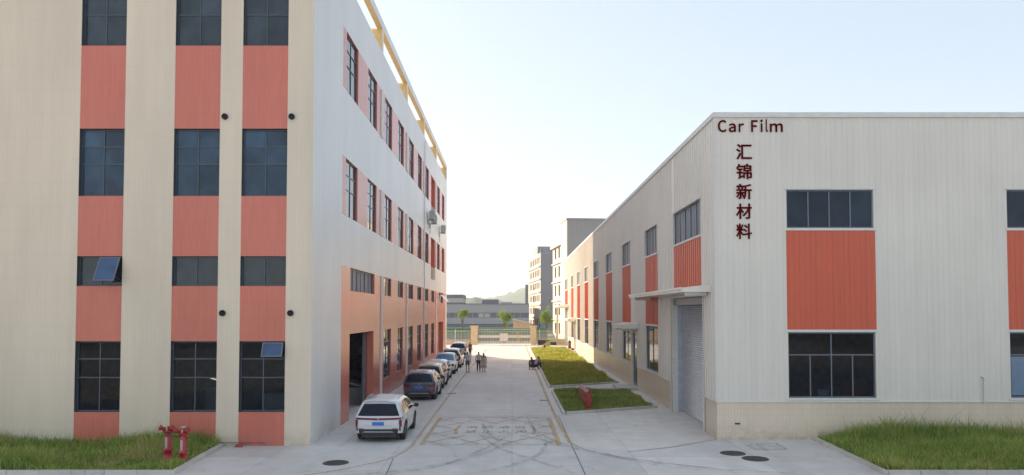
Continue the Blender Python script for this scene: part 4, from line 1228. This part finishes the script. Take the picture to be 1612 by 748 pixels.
hatch = [(0, 1.40), (.4, 1.50), (1.5, 1.55), (2.2, 1.52), (2.6, 1.40), (3.3, 1.03), (3.5, .97), (4.1, .87), (4.35, .77), (4.45, .68)]
sedan = [(0, 1.00), (.5, 1.04), (.65, 1.06), (1.35, 1.42), (1.8, 1.48), (2.5, 1.47), (2.85, 1.36), (3.5, 1.0), (3.7, .95), (4.4, .85), (4.6, .74)]
mpv = [(0, 1.66), (.3, 1.72), (1.6, 1.76), (2.5, 1.72), (3.0, 1.58), (3.7, 1.14), (3.9, 1.05), (4.5, .94), (4.75, .84), (4.8, .74)]
car_proto('parked_car', 'white SUV with a full-width red light bar, nearest the camera', 'p_white', (-5.13, 28.15, 0), suv)
car_proto('parked_car', 'slate grey SUV with a blue number plate, second in the parked row', 'p_slate', (-5.27, 41.5, 0), suv2, L=4.45, tl='wide', belt=1.02)
car_proto('parked_car', 'champagne SUV parked third, directly ahead of the slate grey one', 'p_champ', (-5.42, 47.5, 0), suv2, L=4.45, tl='wide')
car_proto('parked_car', 'off-white hatchback parked fourth, ahead of the champagne SUV', 'p_pink', (-5.58, 52.9, 0), hatch, L=4.45, tl='small', clad=False, rails=False, belt=.94, slant=.5)
car_proto('parked_car', 'white car with reflected sky painted into its windscreen, facing the camera', 'p_white', (-5.55, 58.9 + 4.5, 0), suv2, L=4.45, rev=True, tl='small', glass='carglass_b')
car_proto('parked_car', 'pearl white SUV parked sixth, beside the person in green shorts', 'p_pearl', (-5.52, 65.7, 0), mpv, L=4.8, W=1.9, tl='tall', clad=False, belt=1.05)
car_proto('parked_car', 'pale blue car with black rear window, last in the parked row', 'p_blue', (-6.0, 81.5, 0), suv, tl='tall')

# ================================================================ PEOPLE
def skin_mesh(name, J, E, Rr, mat, parent, sub=1):
    """J joints dict, E edges, Rr radii -> one continuous grown surface"""
    names = list(J); idx = {n: i for i, n in enumerate(names)}
    me = bpy.data.meshes.new(name + '_rig'); me.from_pydata([J[n] for n in names], [(idx[a], idx[b]) for a, b in E], [])
    o = bpy.data.objects.new(name, me); col.objects.link(o)
    o.modifiers.new('skin', 'SKIN')
    for n in names:
        sv = me.skin_vertices[0].data[idx[n]]
        r = Rr[n]; sv.radius = r if isinstance(r, tuple) else (r, r)
        sv.use_root = (n == names[0])
    ss = o.modifiers.new('sub', 'SUBSURF'); ss.levels = sub; ss.render_levels = sub
    dg = bpy.context.evaluated_depsgraph_get(); dg.update()
    nm = bpy.data.meshes.new_from_object(o.evaluated_get(dg))
    bpy.data.objects.remove(o)
    nm.materials.clear(); nm.materials.append(mat)
    for p in nm.polygons: p.use_smooth = True
    o = bpy.data.objects.new(name, nm); col.objects.link(o); o.parent = parent
    return o
def person(label, loc, rz, top_c, bot_c, pose='stand', kind='trousers', s=1.0, hairlong=False, arms=None, sleeve=True, hair=True):
    t = thing('person', label, 'person', loc, rz); t.scale = (s, s, s)
    if pose == 'stand':
        J = dict(pel=(0, 0, .95), spi=(0, 0, 1.12), che=(0, .0, 1.32), nek=(0, .0, 1.46), hed=(0, -.015, 1.57), crn=(0, -.005, 1.66), nos=(0, -.115, 1.575))
        for q, sg in (('l', -1), ('r', 1)):
            J.update({q+'hip': (sg*.09, 0, .90), q+'kne': (sg*.10, -.02 * sg, .50), q+'ank': (sg*.11, .02, .09), q+'toe': (sg*.12, -.14, .035)})
            el, wr_ = (sg*.25, .03, 1.10), (sg*.24, -.06, .87)
            if arms == 'phone' and sg > 0: el, wr_ = (.26, -.05, 1.12), (.13, -.25, 1.30)
            if arms == 'inner' and sg > 0: el, wr_ = (.24, 0, 1.12), (.20, -.2, 1.05)
            J.update({q+'sho': (sg*.17, 0, 1.38), q+'elb': el, q+'wri': wr_})
    else:   # squatting on the kerb, leaning over the knees
        J = dict(pel=(0, .10, .30), spi=(0, .06, .46), che=(0, -.06, .66), nek=(0, -.15, .78), hed=(0, -.22, .87), crn=(0, -.22, .96), nos=(0, -.33, .86))
        for q, sg in (('l', -1), ('r', 1)):
            J.update({q+'hip': (sg*.10, .08, .28), q+'kne': (sg*.15, -.30, .50), q+'ank': (sg*.13, -.22, .09), q+'toe': (sg*.14, -.40, .035)})
            J.update({q+'sho': (sg*.17, -.07, .70), q+'elb': (sg*.20, -.30, .52), q+'wri': (sg*.08, -.46, .50)})
    E = [('pel', 'spi'), ('spi', 'che'), ('che', 'nek'), ('nek', 'hed'), ('hed', 'crn'), ('hed', 'nos')]
    Rr = dict(pel=(.15, .10), spi=(.135, .09), che=(.16, .105), nek=.055, hed=.088, crn=.062, nos=.016)
    for q, sg in (('l', -1), ('r', 1)):
        E += [('pel', q+'hip'), (q+'hip', q+'kne'), (q+'kne', q+'ank'), (q+'ank', q+'toe'), ('che', q+'sho'), (q+'sho', q+'elb'), (q+'elb', q+'wri')]
        Rr.update({q+'hip': .085, q+'kne': .058, q+'ank': .042, q+'toe': .035, q+'sho': .058, q+'elb': .042, q+'wri': .030})
        w = Vector(J[q+'wri']); e = Vector(J[q+'elb']); d = (w - e).normalized()
        sd_ = d.cross(Vector((sg, 0, .01))).normalized(); up_ = d.cross(sd_)
        J[q+'pal'] = tuple(w + d * .07); Rr[q+'pal'] = (.036, .018); E.append((q+'wri', q+'pal'))
        for k, (off, ln) in enumerate(((-.030, .060), (-.010, .072), (.010, .068), (.030, .052))):
            b_ = w + d * .08 + sd_ * off
            for m_, f_ in ((0, .0), (1, .55), (2, 1.0)):
                J[f'{q}f{k}{m_}'] = tuple(b_ + d * (.02 + ln * f_) + up_ * (.015 * f_ * f_)); Rr[f'{q}f{k}{m_}'] = .009
            E += [(q+'pal', f'{q}f{k}0'), (f'{q}f{k}0', f'{q}f{k}1'), (f'{q}f{k}1', f'{q}f{k}2')]
        J[q+'th'] = tuple(w + d * .07 + sd_ * .055); Rr[q+'th'] = .011; E.append((q+'wri', q+'th'))
    skin_mesh('body', J, E, Rr, M['skin'], t)
    # clothes
    lerp = lambda a, b, f: tuple(Vector(a) * (1 - f) + Vector(b) * f)
    Jt = {k: J[k] for k in ('pel', 'spi', 'che', 'lsho', 'rsho')}; Jt['pel'] = lerp(J['pel'], J['spi'], -.15)
    Et = [('pel', 'spi'), ('spi', 'che'), ('che', 'lsho'), ('che', 'rsho')]
    Rt = dict(pel=(.175, .125), spi=(.16, .115), che=(.18, .125), lsho=.075, rsho=.075)
    Jt['col'] = lerp(J['che'], J['nek'], .8); Et.append(('che', 'col')); Rt['col'] = .07
    for q in 'lr':
        Jt[q+'elb'] = lerp(J[q+'sho'], J[q+'elb'], .75); Et.append((q+'sho', q+'elb')); Rt[q+'elb'] = .062
    skin_mesh('shirt', Jt, Et, Rt, top_c, t)
    if kind in ('trousers', 'shorts'):
        f = 1.0 if kind == 'trousers' else .85
        Jb = {'pel': J['pel'], 'lhip': J['lhip'], 'rhip': J['rhip']}; Eb = [('pel', 'lhip'), ('pel', 'rhip')]; Rb = dict(pel=(.165, .115), lhip=.105, rhip=.105)
        for q in 'lr':
            Jb[q+'kne'] = lerp(J[q+'hip'], J[q+'kne'], f); Rb[q+'kne'] = .075 if kind == 'trousers' else .095; Eb.append((q+'hip', q+'kne'))
            if kind == 'trousers': Jb[q+'ank'] = lerp(J[q+'kne'], J[q+'ank'], .93); Rb[q+'ank'] = .062; Eb.append((q+'kne', q+'ank'))
        skin_mesh(kind, Jb, Eb, Rb, bot_c, t)
    else:
        g = MB(); n = 24; prof = [(.155, 1.12), (.165, 1.0), (.20, .85), (.235, .62), (.27, .40), (.262, .40), (.22, .62)]
        vs = []
        for r, z in prof:
            for k in range(n):
                th = 2 * math.pi * k / n; rr = r * (1 + .05 * math.sin(6 * th) * (1.12 - z))
                vs.append((rr * math.cos(th), rr * .75 * math.sin(th), z))
        g.mesh(vs, [(j*n+k, j*n+(k+1) % n, (j+1)*n+(k+1) % n, (j+1)*n+k) for j in range(len(prof)-1) for k in range(n)], 0, True)
        g.build('skirt', bot_c, t, wl=False)
    # shoes, hair, eyes
    for q in 'lr':
        a, b = Vector(J[q+'ank']), Vector(J[q+'toe'])
        skin_mesh('shoe', {'a': (a.x, a.y + .03, .045), 'b': (b.x, b.y - .02, .035)}, [('a', 'b')], {'a': (.048, .042), 'b': (.042, .032)}, M['clad'], t)
    h, c = Vector(J['hed']), Vector(J['crn'])
    Jh = {'a': tuple(c + Vector((0, .025, .015))), 'b': tuple(h + Vector((0, .055, .02))), 'c': tuple(h + Vector((0, .06, -.05)))}
    Rh = {'a': .088, 'b': .085, 'c': .06}; Eh = [('a', 'b'), ('b', 'c')]
    if hairlong: Jh['d'] = tuple(h + Vector((0, .075, -.28))); Rh['d'] = (.09, .04); Eh.append(('c', 'd'))
    if hair: skin_mesh('hair', Jh, Eh, Rh, M['hair'], t)
    for sg in (-1, 1): e_ = MB(); e_.lathe([(0, -.011), (.011, 0), (0, .011)], (h.x + sg * .032, h.y - .083, h.z + .02), 8); e_.build('eye', M['hair'], t, wl=False)
    return t
def cloth(n, c): return simple(n, c, .85, var=.1, vscale=8)
Yp = 5750
p = G(736, 587); person('person in a white print t-shirt and green shorts beside the parked cars', (p[0], p[1], 0), R(170), cloth('white_tee', (.55, .58, .66)), cloth('green_shorts', (.035, .16, .035)), kind='shorts', s=1.03, arms='phone')
p = G(753.5, 585.5); person('person in a white shirt and black trousers standing in the lane', (p[0], p[1], 0), R(175), cloth('white_shirt', (.6, .6, .6)), cloth('black_trousers', (.02, .02, .025)), s=1.0)
p = G(761.5, 586); person('person with long black hair in a beige dress standing in the lane', (p[0], p[1], 0), R(160), cloth('beige_top', (.50, .42, .34)), cloth('beige_dress', (.46, .38, .29)), kind='dress', s=.96, hairlong=True, arms='inner')
p = G(738.5, 562); person('person in a dusty red shirt standing by the last parked car', (p[0] + .12, p[1], 0), R(150), cloth('dusty_red_shirt', (.36, .10, .09)), cloth('brown_trousers', (.09, .06, .05)), s=1.0)
p = G(838.3, 582); person('person in dark clothes squatting at the kerb, nearer the lane', (p[0], p[1], 0), R(200), cloth('dark_red_shirt', (.12, .05, .06)), cloth('dark_trousers', (.025, .02, .025)), 'squat', s=1.12)
p = G(845, 581); person('person in a pale shirt squatting against the grass kerb', (p[0], p[1], 0), R(130), cloth('pale_shirt', (.50, .49, .54)), cloth('navy_trousers', (.015, .02, .045)), 'squat', s=1.12)
person('person in long reddish brown clothes beside the far warehouse wall', (7.45, 94.6, 0), R(210), cloth('brown_coat', (.20, .085, .065)), cloth('brown_skirt', (.20, .085, .065)), kind='dress', s=.92)
g = MB(); g.box(-.16, .16, -.1, .1, 0, .42); g.tube((-.08, 0, .42), (-.06, 0, .55), .012, n=6); g.tube((.08, 0, .42), (.06, 0, .55), .012, n=6); g.tube((-.06, 0, .55), (.06, 0, .55), .012, n=6)
o = g.build('bag', M['black']); o.location = (7.8, 94.3, 0); tag(o, 'black bag standing beside the person in brown clothes', 'bag')

# ================================================================ FAR END: gate, fences, trees, buildings, hills
def pillar(x0, x1, label):
    t = thing('gate_pillar', label, 'pillar', ((x0 + x1) / 2, 114, 0), group='cream gate pillars')
    g = MB(); g.box(x0, x1, 113.6, 114.5, 0, 2.72); g.build('shaft', M['wall_orange'], t)
    g = MB(); g.box(x0 - .12, x1 + .12, 113.48, 114.62, 2.72, 2.92); g.build('cap', M['wall_orange'], t)
    g = MB(); g.lathe([(.06, 0), (.06, .12), (.14, .16), (.14, .36), (.05, .44), (0, .46)], ((x0 + x1) / 2, 114, 2.92), 10); g.build('lantern', M['frame'], t)
pillar(-6.4, -5.35, 'left cream gate pillar, behind the row of parked cars')
pillar(2.9, 3.8, 'right cream gate pillar, beside the black crates')
gt = thing('entrance_gate', 'pale metal bar gate closed between the two cream pillars', 'gate', (-1.2, 114.2, 0))
g = MB()
for z in (.35, 1.95, 2.3): g.box(-5.34, 2.89, 114.1, 114.16, z, z + .06)
for x in np.arange(-5.25, 2.85, .24): g.tube((x, 114.13, .12), (x, 114.13, 2.45), .016, n=5)
g.build('bars', M['gate_white'], gt)
for q in ((-5.2, -1.95, 1.05, 1.45), (-.6, 2.85, 1.05, 1.45), (-1.93, -.62, .55, 1.75)): g = MB(); g.box(q[0], q[1], 114.04, 114.09, q[2], q[3]); g.build('panel', M['gate_white'], gt)
for q in ((.85, .93, 2.0), (1.15, 1.22, 1.6)): g = MB(); g.box(q[0], q[1], 114.0, 114.035, .2, q[2]); g.build('upright', M['gate_yellow'], gt)
def rail_fence(x0, x1, zw, label):
    t = thing('boundary_fence', label, 'fence', ((x0 + x1) / 2, 114.6, 0), group='low walls with white railings either side of the gate')
    g = MB(); g.box(x0, x1, 114.3, 114.6, 0, zw); g.build('low_wall', M['wall_orange'], t)
    g = MB()
    for z in (zw + .12, 2.05): g.box(x0, x1, 114.42, 114.47, z, z + .05)
    for x in np.arange(x0 + .1, x1, .22): g.tube((x, 114.445, zw), (x, 114.445, 2.25), .014, n=5)
    for x in np.arange(x0 + .3, x1, 2.6): g.box(x, x + .12, 114.4, 114.5, zw, 2.35)
    g.build('railing', M['gate_white'], t)
rail_fence(-30, -6.55, .6, 'white railing on a low cream wall left of the gate')
rail_fence(3.95, 9.6, .85, 'white railing on a low cream wall right of the gate')
hd = thing('hoarding', 'green site hoarding on grey mesh across the road', 'hoarding', (0, 133, 0))
g = MB(); g.box(-40, 6.2, 133, 133.08, 1.2, 2.1); g.build('green_band', M['green'], hd)
g = MB(); g.box(-40, 6.2, 133, 133.06, 0, 1.195); g.build('mesh_panel', M['greygreen'], hd)
def crate(x, y, w, h, label):
    t = thing('crate', label, 'crate', (x, y, 0), group='black crates behind the grass')
    g = MB(); g.box(0, w, 0, .8, 0, h); g.build('body', M['black'], t, wl=False)
    g = MB()
    for k in range(int(w / .3)): g.box(k * .3 + .1, k * .3 + .14, -.012, -.002, .08, h - .06)
    g.build('slats', M['clad'], t, wl=False)
    g = MB(); g.box(-.02, w + .02, -.02, .82, h, h + .05); g.build('rim', M['clad'], t, wl=False)
crate(3.95, 112.4, 1.75, .72, 'long black crate against the right gate pillar')
crate(5.9, 112.6, 1.0, .35, 'low black crate by the foot of the low cream wall')

def tree(x, y, cz, rx, rz_, h0, label, seed, n=2400, fsz=.17):
    rs = random.Random(seed)
    t = thing('street_tree', label, 'tree', (x, y, 0), group='young street trees beyond the gate')
    tk = MB(); p = Vector((0, 0, 0)); r = .09
    q = Vector((rs.uniform(-.1, .1), 0, h0)); tk.tube(p, q, r, r * .7, 8)
    tips = []
    for k in range(9):
        a = rs.uniform(0, 6.28); e = rs.uniform(.3, 1.1)
        st = p.lerp(q, rs.uniform(.75, 1)); en = Vector((math.cos(a) * rx * .7 * math.cos(e), math.sin(a) * rx * .7 * math.cos(e), cz + rz_ * (e - .7) * 1.0))
        tk.tube(st, en, .035, .012, 5); tips.append(en)
        for _ in range(3):
            en2 = en + Vector((rs.uniform(-1, 1) * rx * .35, rs.uniform(-1, 1) * rx * .35, rs.uniform(-.2, 1) * rz_ * .35)); tk.tube(en, en2, .012, .005, 4); tips.append(en2)
    tk.build('trunk', M['bark'], t, wl=False)
    cr = MB()
    cl = tips + [Vector((rs.gauss(0, rx * .4), rs.gauss(0, rx * .4), cz + rs.gauss(0, rz_ * .42))) for _ in range(8)]
    for _ in range(n):
        c = rs.choice(cl); p = c + Vector((rs.gauss(0, rx * .17), rs.gauss(0, rx * .17), rs.gauss(0, rz_ * .17)))
        u = Vector((rs.gauss(0, 1), rs.gauss(0, 1), rs.gauss(0, .6))).normalized(); v = u.orthogonal().normalized(); s_ = fsz * rs.uniform(.6, 1.3)
        cr.face([p - u * s_ * .5, p + v * s_ * .25, p + u * s_ * .5, p - v * s_ * .25])
    cr.build('crown', M['leaf'], t, wl=False)
tree(-8.05, 119, 4.75, .95, .9, 3.6, 'young tree with thin trunk, leftmost beyond the gate', 3)
tree(-1.3, 119, 4.35, 1.25, 1.25, 3.0, 'rounded young tree behind the middle of the gate', 5, 3600)
tree(5.6, 117, 4.2, 1.05, 1.5, 2.7, 'leafy young tree right of the gate, above the black crates', 8, 3600)
sb = thing('shrub', 'small light green shrub at the far end of the grass', 'shrub', (5.15, 105, 0))
cr = MB()
for _ in range(260):
    p = Vector((rnd.gauss(0, .22), rnd.gauss(0, .22), abs(rnd.gauss(.4, .25)))); u = Vector((rnd.gauss(0, 1), rnd.gauss(0, 1), rnd.gauss(0, 1))).normalized(); v = u.orthogonal()
    cr.face([p - u * .07, p + v * .03, p + u * .07, p - v * .03])
cr.build('leaves', M['leaf'], sb, wl=False)
cr = MB()
for k in range(5): cr.tube((0, 0, 0), (rnd.uniform(-.2, .2), rnd.uniform(-.2, .2), .5), .012, .006, 5)
cr.build('stem', M['bark'], sb, wl=False)

# grey factory across the road
FY = 185
fb = thing('factory', 'long low grey factory with a dark window band across the road', 'building', (-10, FY, 0))
zf = lambda y: A(806, y, FY)[1]
xr_ = A(833, 500, FY)[0]
def band(nm, z0, z1, mk, y=FY, x0=-60, x1=xr_): g = MB(); g.box(x0, x1, y, y + 30, z0, z1); return g.build(nm, M[mk], fb)
band('lower_wall', 0, zf(515.5), 'farpale'); band('dark_band', zf(515.5), zf(510), 'fardark', FY + .3); band('middle_wall', zf(510), zf(500.5), 'farpale')
band('window_band', zf(500.5), zf(492.5), 'fardark', FY + .25); band('upper_wall', zf(492.5), zf(479), 'farpale')
band('roof_edge', zf(479), zf(478), 'fardark', FY - .15)
g = MB()
for k in range(34):
    x = -46 + k * 1.5
    if x < xr_ - 1: g.box(x, x + .12, FY + .10, FY + .249, zf(500.5), zf(492.5))
g.build('mullion', M['farpale'], fb)
for k in (3, 4, 5, 9, 12, 13, 20, 22, 24, 25):
    if -43.2 + k * 1.5 + 18 < xr_: g = MB(); g.box(-44.4 + k * 1.5 + 18, -43.2 + k * 1.5 + 18, FY + .2, FY + .249, zf(499.8), zf(493.4)); g.build('pane', M['farwhite'], fb)
x0, x1 = A(690, 470, FY)[0], A(727.5, 470, FY)[0]
g = MB(); g.box(x0, x1, FY + 3, FY + 15, zf(478), zf(469)); g.build('roof_room', M['farwhite'], fb)
g = MB(); g.box(x0 - .1, x1 + .1, FY + 2.9, FY + 15, zf(469), zf(463.2)); g.box(x0, x1, FY + 2.8, FY + 15, zf(478), zf(476.2)); g.build('roof_room_band', M['fardark'], fb)
x0, x1 = A(758, 470, FY)[0], A(784, 470, FY)[0]
g = MB(); g.box(x0, x1, FY + 4, FY + 12, zf(478), zf(471)); g.build('plant_room', M['fardark'], fb)
g = MB(); g.box(x1 + .6, x1 + 3.6, FY + 4, FY + 8, zf(478), zf(475)); g.build('roof_unit', M['farwhite'], fb)
ch = thing('chimney', 'dark square chimney rising behind the low grey factory', 'chimney', (4, 215, 0))
x0, x1 = A(827, 470, 215)[0], A(831.5, 470, 215)[0]
g = MB(); g.box(x0, x1, 215.5, 216.3, 0, A(828, 449, 215)[1]); g.build('stack', M['fardark'], ch)
g = MB(); g.box(x0 - .06, x1 + .06, 215.4, 216.4, A(828, 449, 215)[1], A(828, 448, 215)[1]); g.build('cap', M['fardark'], ch)
# pale shed with sloping roof
sh = thing('shed', 'small pale lean-to shed in front of the grey factory', 'shed', (2, 150, 0))
q = [A(808, 503.5, 150), A(833, 512, 150)]
g = MB(); g.mesh([(q[0][0], 150, 0), (q[1][0] + 1, 150, 0), (q[1][0] + 1, 150, q[1][1]), (q[0][0], 150, q[0][1]), (q[0][0], 156, 0), (q[1][0] + 1, 156, 0), (q[1][0] + 1, 156, q[1][1]), (q[0][0], 156, q[0][1])],
                 [(0,1,2,3),(5,4,7,6),(4,0,3,7),(1,5,6,2)]); g.build('wall', M['wall_orange'], sh)
g = MB(); g.mesh([(q[0][0] - .2, 149.8, q[0][1] + .02), (q[1][0] + 1.2, 149.8, q[1][1] - .02), (q[1][0] + 1.2, 156.2, q[1][1] - .02), (q[0][0] - .2, 156.2, q[0][1] + .02),
                  (q[0][0] - .2, 149.8, q[0][1] + .2), (q[1][0] + 1.2, 149.8, q[1][1] + .16), (q[1][0] + 1.2, 156.2, q[1][1] + .16), (q[0][0] - .2, 156.2, q[0][1] + .2)],
                 [(3,2,1,0),(4,5,6,7),(0,1,5,4),(1,2,6,5),(2,3,7,6),(3,0,4,7)]); g.build('roof', M['farwhite'], sh)

def block(name, label, loc, rz, W, D, H, side_holes, front_holes, fmat, smat, roofparts):
    """local: near corner at origin, front along +x (y=0), street side along +y (x=0)"""
    t = thing(name, label, 'building', loc, rz)
    facade(t, 'y', 0, -1, 0, W, 0, H, [dict(k='hole', r=r, depth=.3) for r in front_holes], (fmat, fmat), wl=False)
    facade(t, 'x', 0, -1, 0, D, 0, H, [dict(k='hole', r=r, depth=.3) for r in side_holes], (smat, smat), wl=False, name='street_wall')
    for r in side_holes: window(t, 'x', 0, -1, r, [(1, 2)], M['glass_side'], depth=.2, fm=M['frame2'], wl=False, fw=.08)
    g = MB(); g.face([(W, 0, 0), (W, D, 0), (W, D, H), (W, 0, H)]); g.face([(0, D, 0), (W, D, 0), (W, D, H), (0, D, H)]); g.build('rear_wall', fmat, t, wl=False)
    g = MB(); g.box(.0, W, .0, D, H, H + .25) ; g.build('roof', M['roof'], t, wl=False)
    return t
H1 = A(850.8, 399, 200)[1]
n_st = 6; hs = []
for f in range(n_st):
    z0 = H1 * (f + .28) / n_st
    for k in range(6): hs.append((2.0 + k * 4.2, 4.6 + k * 4.2, z0, z0 + H1 / n_st * .52))
b1 = block('office_block', 'farther white five storey block with shade-tinted front, left of the cream one', (A(850.8, 399, 200)[0], 200, 0), R(5.3), 24, 28, H1, hs, [], M['farshade'], M['farwhite'], None)
for f in range(1, n_st): g = MB(); g.box(-.35, -.002, 0, 28, H1 * f / n_st - .1, H1 * f / n_st + .15); g.build('ledge', M['farwhite'], b1, wl=False)
g = MB(); g.box(1.0, 10, 14, 26, H1 + .25, H1 + 3.2); g.build('roof_room', M['farshade'], b1, wl=False)
g = MB(); g.box(.1, .6, .2, .7, H1 + .25, H1 + 1.2); g.build('vent', M['fardark'], b1, wl=False)
YB = 132
H2 = A(890, 378, YB)[1]
hs = []
for f in range(5):
    z0 = H2 * (f + .25) / 5
    for k in range(3): hs.append((2.2 + k * 4.3, 4.0 + k * 4.3, z0, z0 + H2 / 5 * .58))
b2 = block('stair_block', 'cream block with a dark grey stair tower behind the warehouse', (A(891, 378, YB)[0], YB, 0), R(6), 26, 15, H2, hs, [], M['farshade'], M['farwhite'], None)
for f in (1, 2, 3, 4): g = MB(); g.box(-.3, -.002, 0, 15, H2 * f / 5 - .12, H2 * f / 5 + .12); g.build('ledge', M['farwhite'], b2, wl=False)
g = MB(); g.box(-.5, -.002, -.2, 15.2, H2 - .5, H2 + .25)
g.build('ledge', M['farwhite'], b2, wl=False)
HT = A(893, 346, YB - 4)[1]
g = MB(); g.box(-.5, 6.6, -4, 2.5, 0, HT); g.box(-.65, 6.75, -4.15, 2.65, HT, HT + .3); g.build('stair_tower', M['farshade'], b2, wl=False)
g = MB(); g.box(-.56, -.502, -3.6, 2.1, 0, HT); g.build('stair_tower_side', M['farwhite'], b2, wl=False)  # white skin painted as the sunlit street face of the tower

# hills
def ridge(Y, pts, depth, seed, label):
    rs = np.random.RandomState(seed); px = np.array([p[0] for p in pts], float); py = np.array([p[1] for p in pts], float)
    n, m_ = 160, 14
    X = np.linspace((px[0] - CX) / FPX * Y, (px[-1] - CX) / FPX * Y, n)
    Zt = CAMH + (HOR - np.interp(X / Y * FPX + CX, px, py)) * Y / FPX
    Zt += sum(rs.uniform(.5, 1.0) * .014 * Y / 8 * np.sin(X * f + rs.uniform(0, 6)) for f in (.02, .045, .09, .17, .31)) * .25 * 2
    g = MB(); vs = []
    for j in range(m_ + 1):
        t_ = j / m_; prof = math.sin(math.pi * min(1, t_ * 1.0)) ** .8
        for i in range(n): vs.append((X[i], Y + (t_ - .5) * depth, -2 + (Zt[i] + 2) * prof * (1 + (.03 * rs.randn() if .1 < t_ < .9 else 0))))
    g.mesh(vs, [(j*n+i, j*n+i+1, (j+1)*n+i+1, (j+1)*n+i) for j in range(m_) for i in range(n - 1)], 0, True)
    tag(g.build('hills', M['hill']), kind='structure')
ridge(1500, [(400, 480), (600, 472), (700, 470), (740, 469), (775, 469), (795, 463), (815, 457), (832, 450), (860, 440), (920, 432), (1000, 440), (1150, 455), (1400, 475)], 700, 1, '')
ridge(800, [(300, 484), (600, 476), (700, 472), (728, 468), (742, 471), (750, 468), (762, 472), (800, 476), (900, 478), (1400, 486)], 300, 2, '')

# ================================================================ haze
HZ = True
if HZ:
    g = MB(); g.box(-1500, 1500, -70, 2100, -1.9, 96)
    m = bpy.data.materials.new('haze_air'); m.use_nodes = True; nt = m.node_tree
    nt.nodes.remove(nt.nodes['Principled BSDF'])
    pv = nt.nodes.new('ShaderNodeVolumePrincipled'); pv.inputs['Color'].default_value = (.86, .92, 1, 1); pv.inputs['Density'].default_value = .00036; pv.inputs['Anisotropy'].default_value = .3
    nt.links.new(pv.outputs[0], nt.nodes['Material Output'].inputs['Volume'])
    tag(g.build('haze', m), kind='stuff')
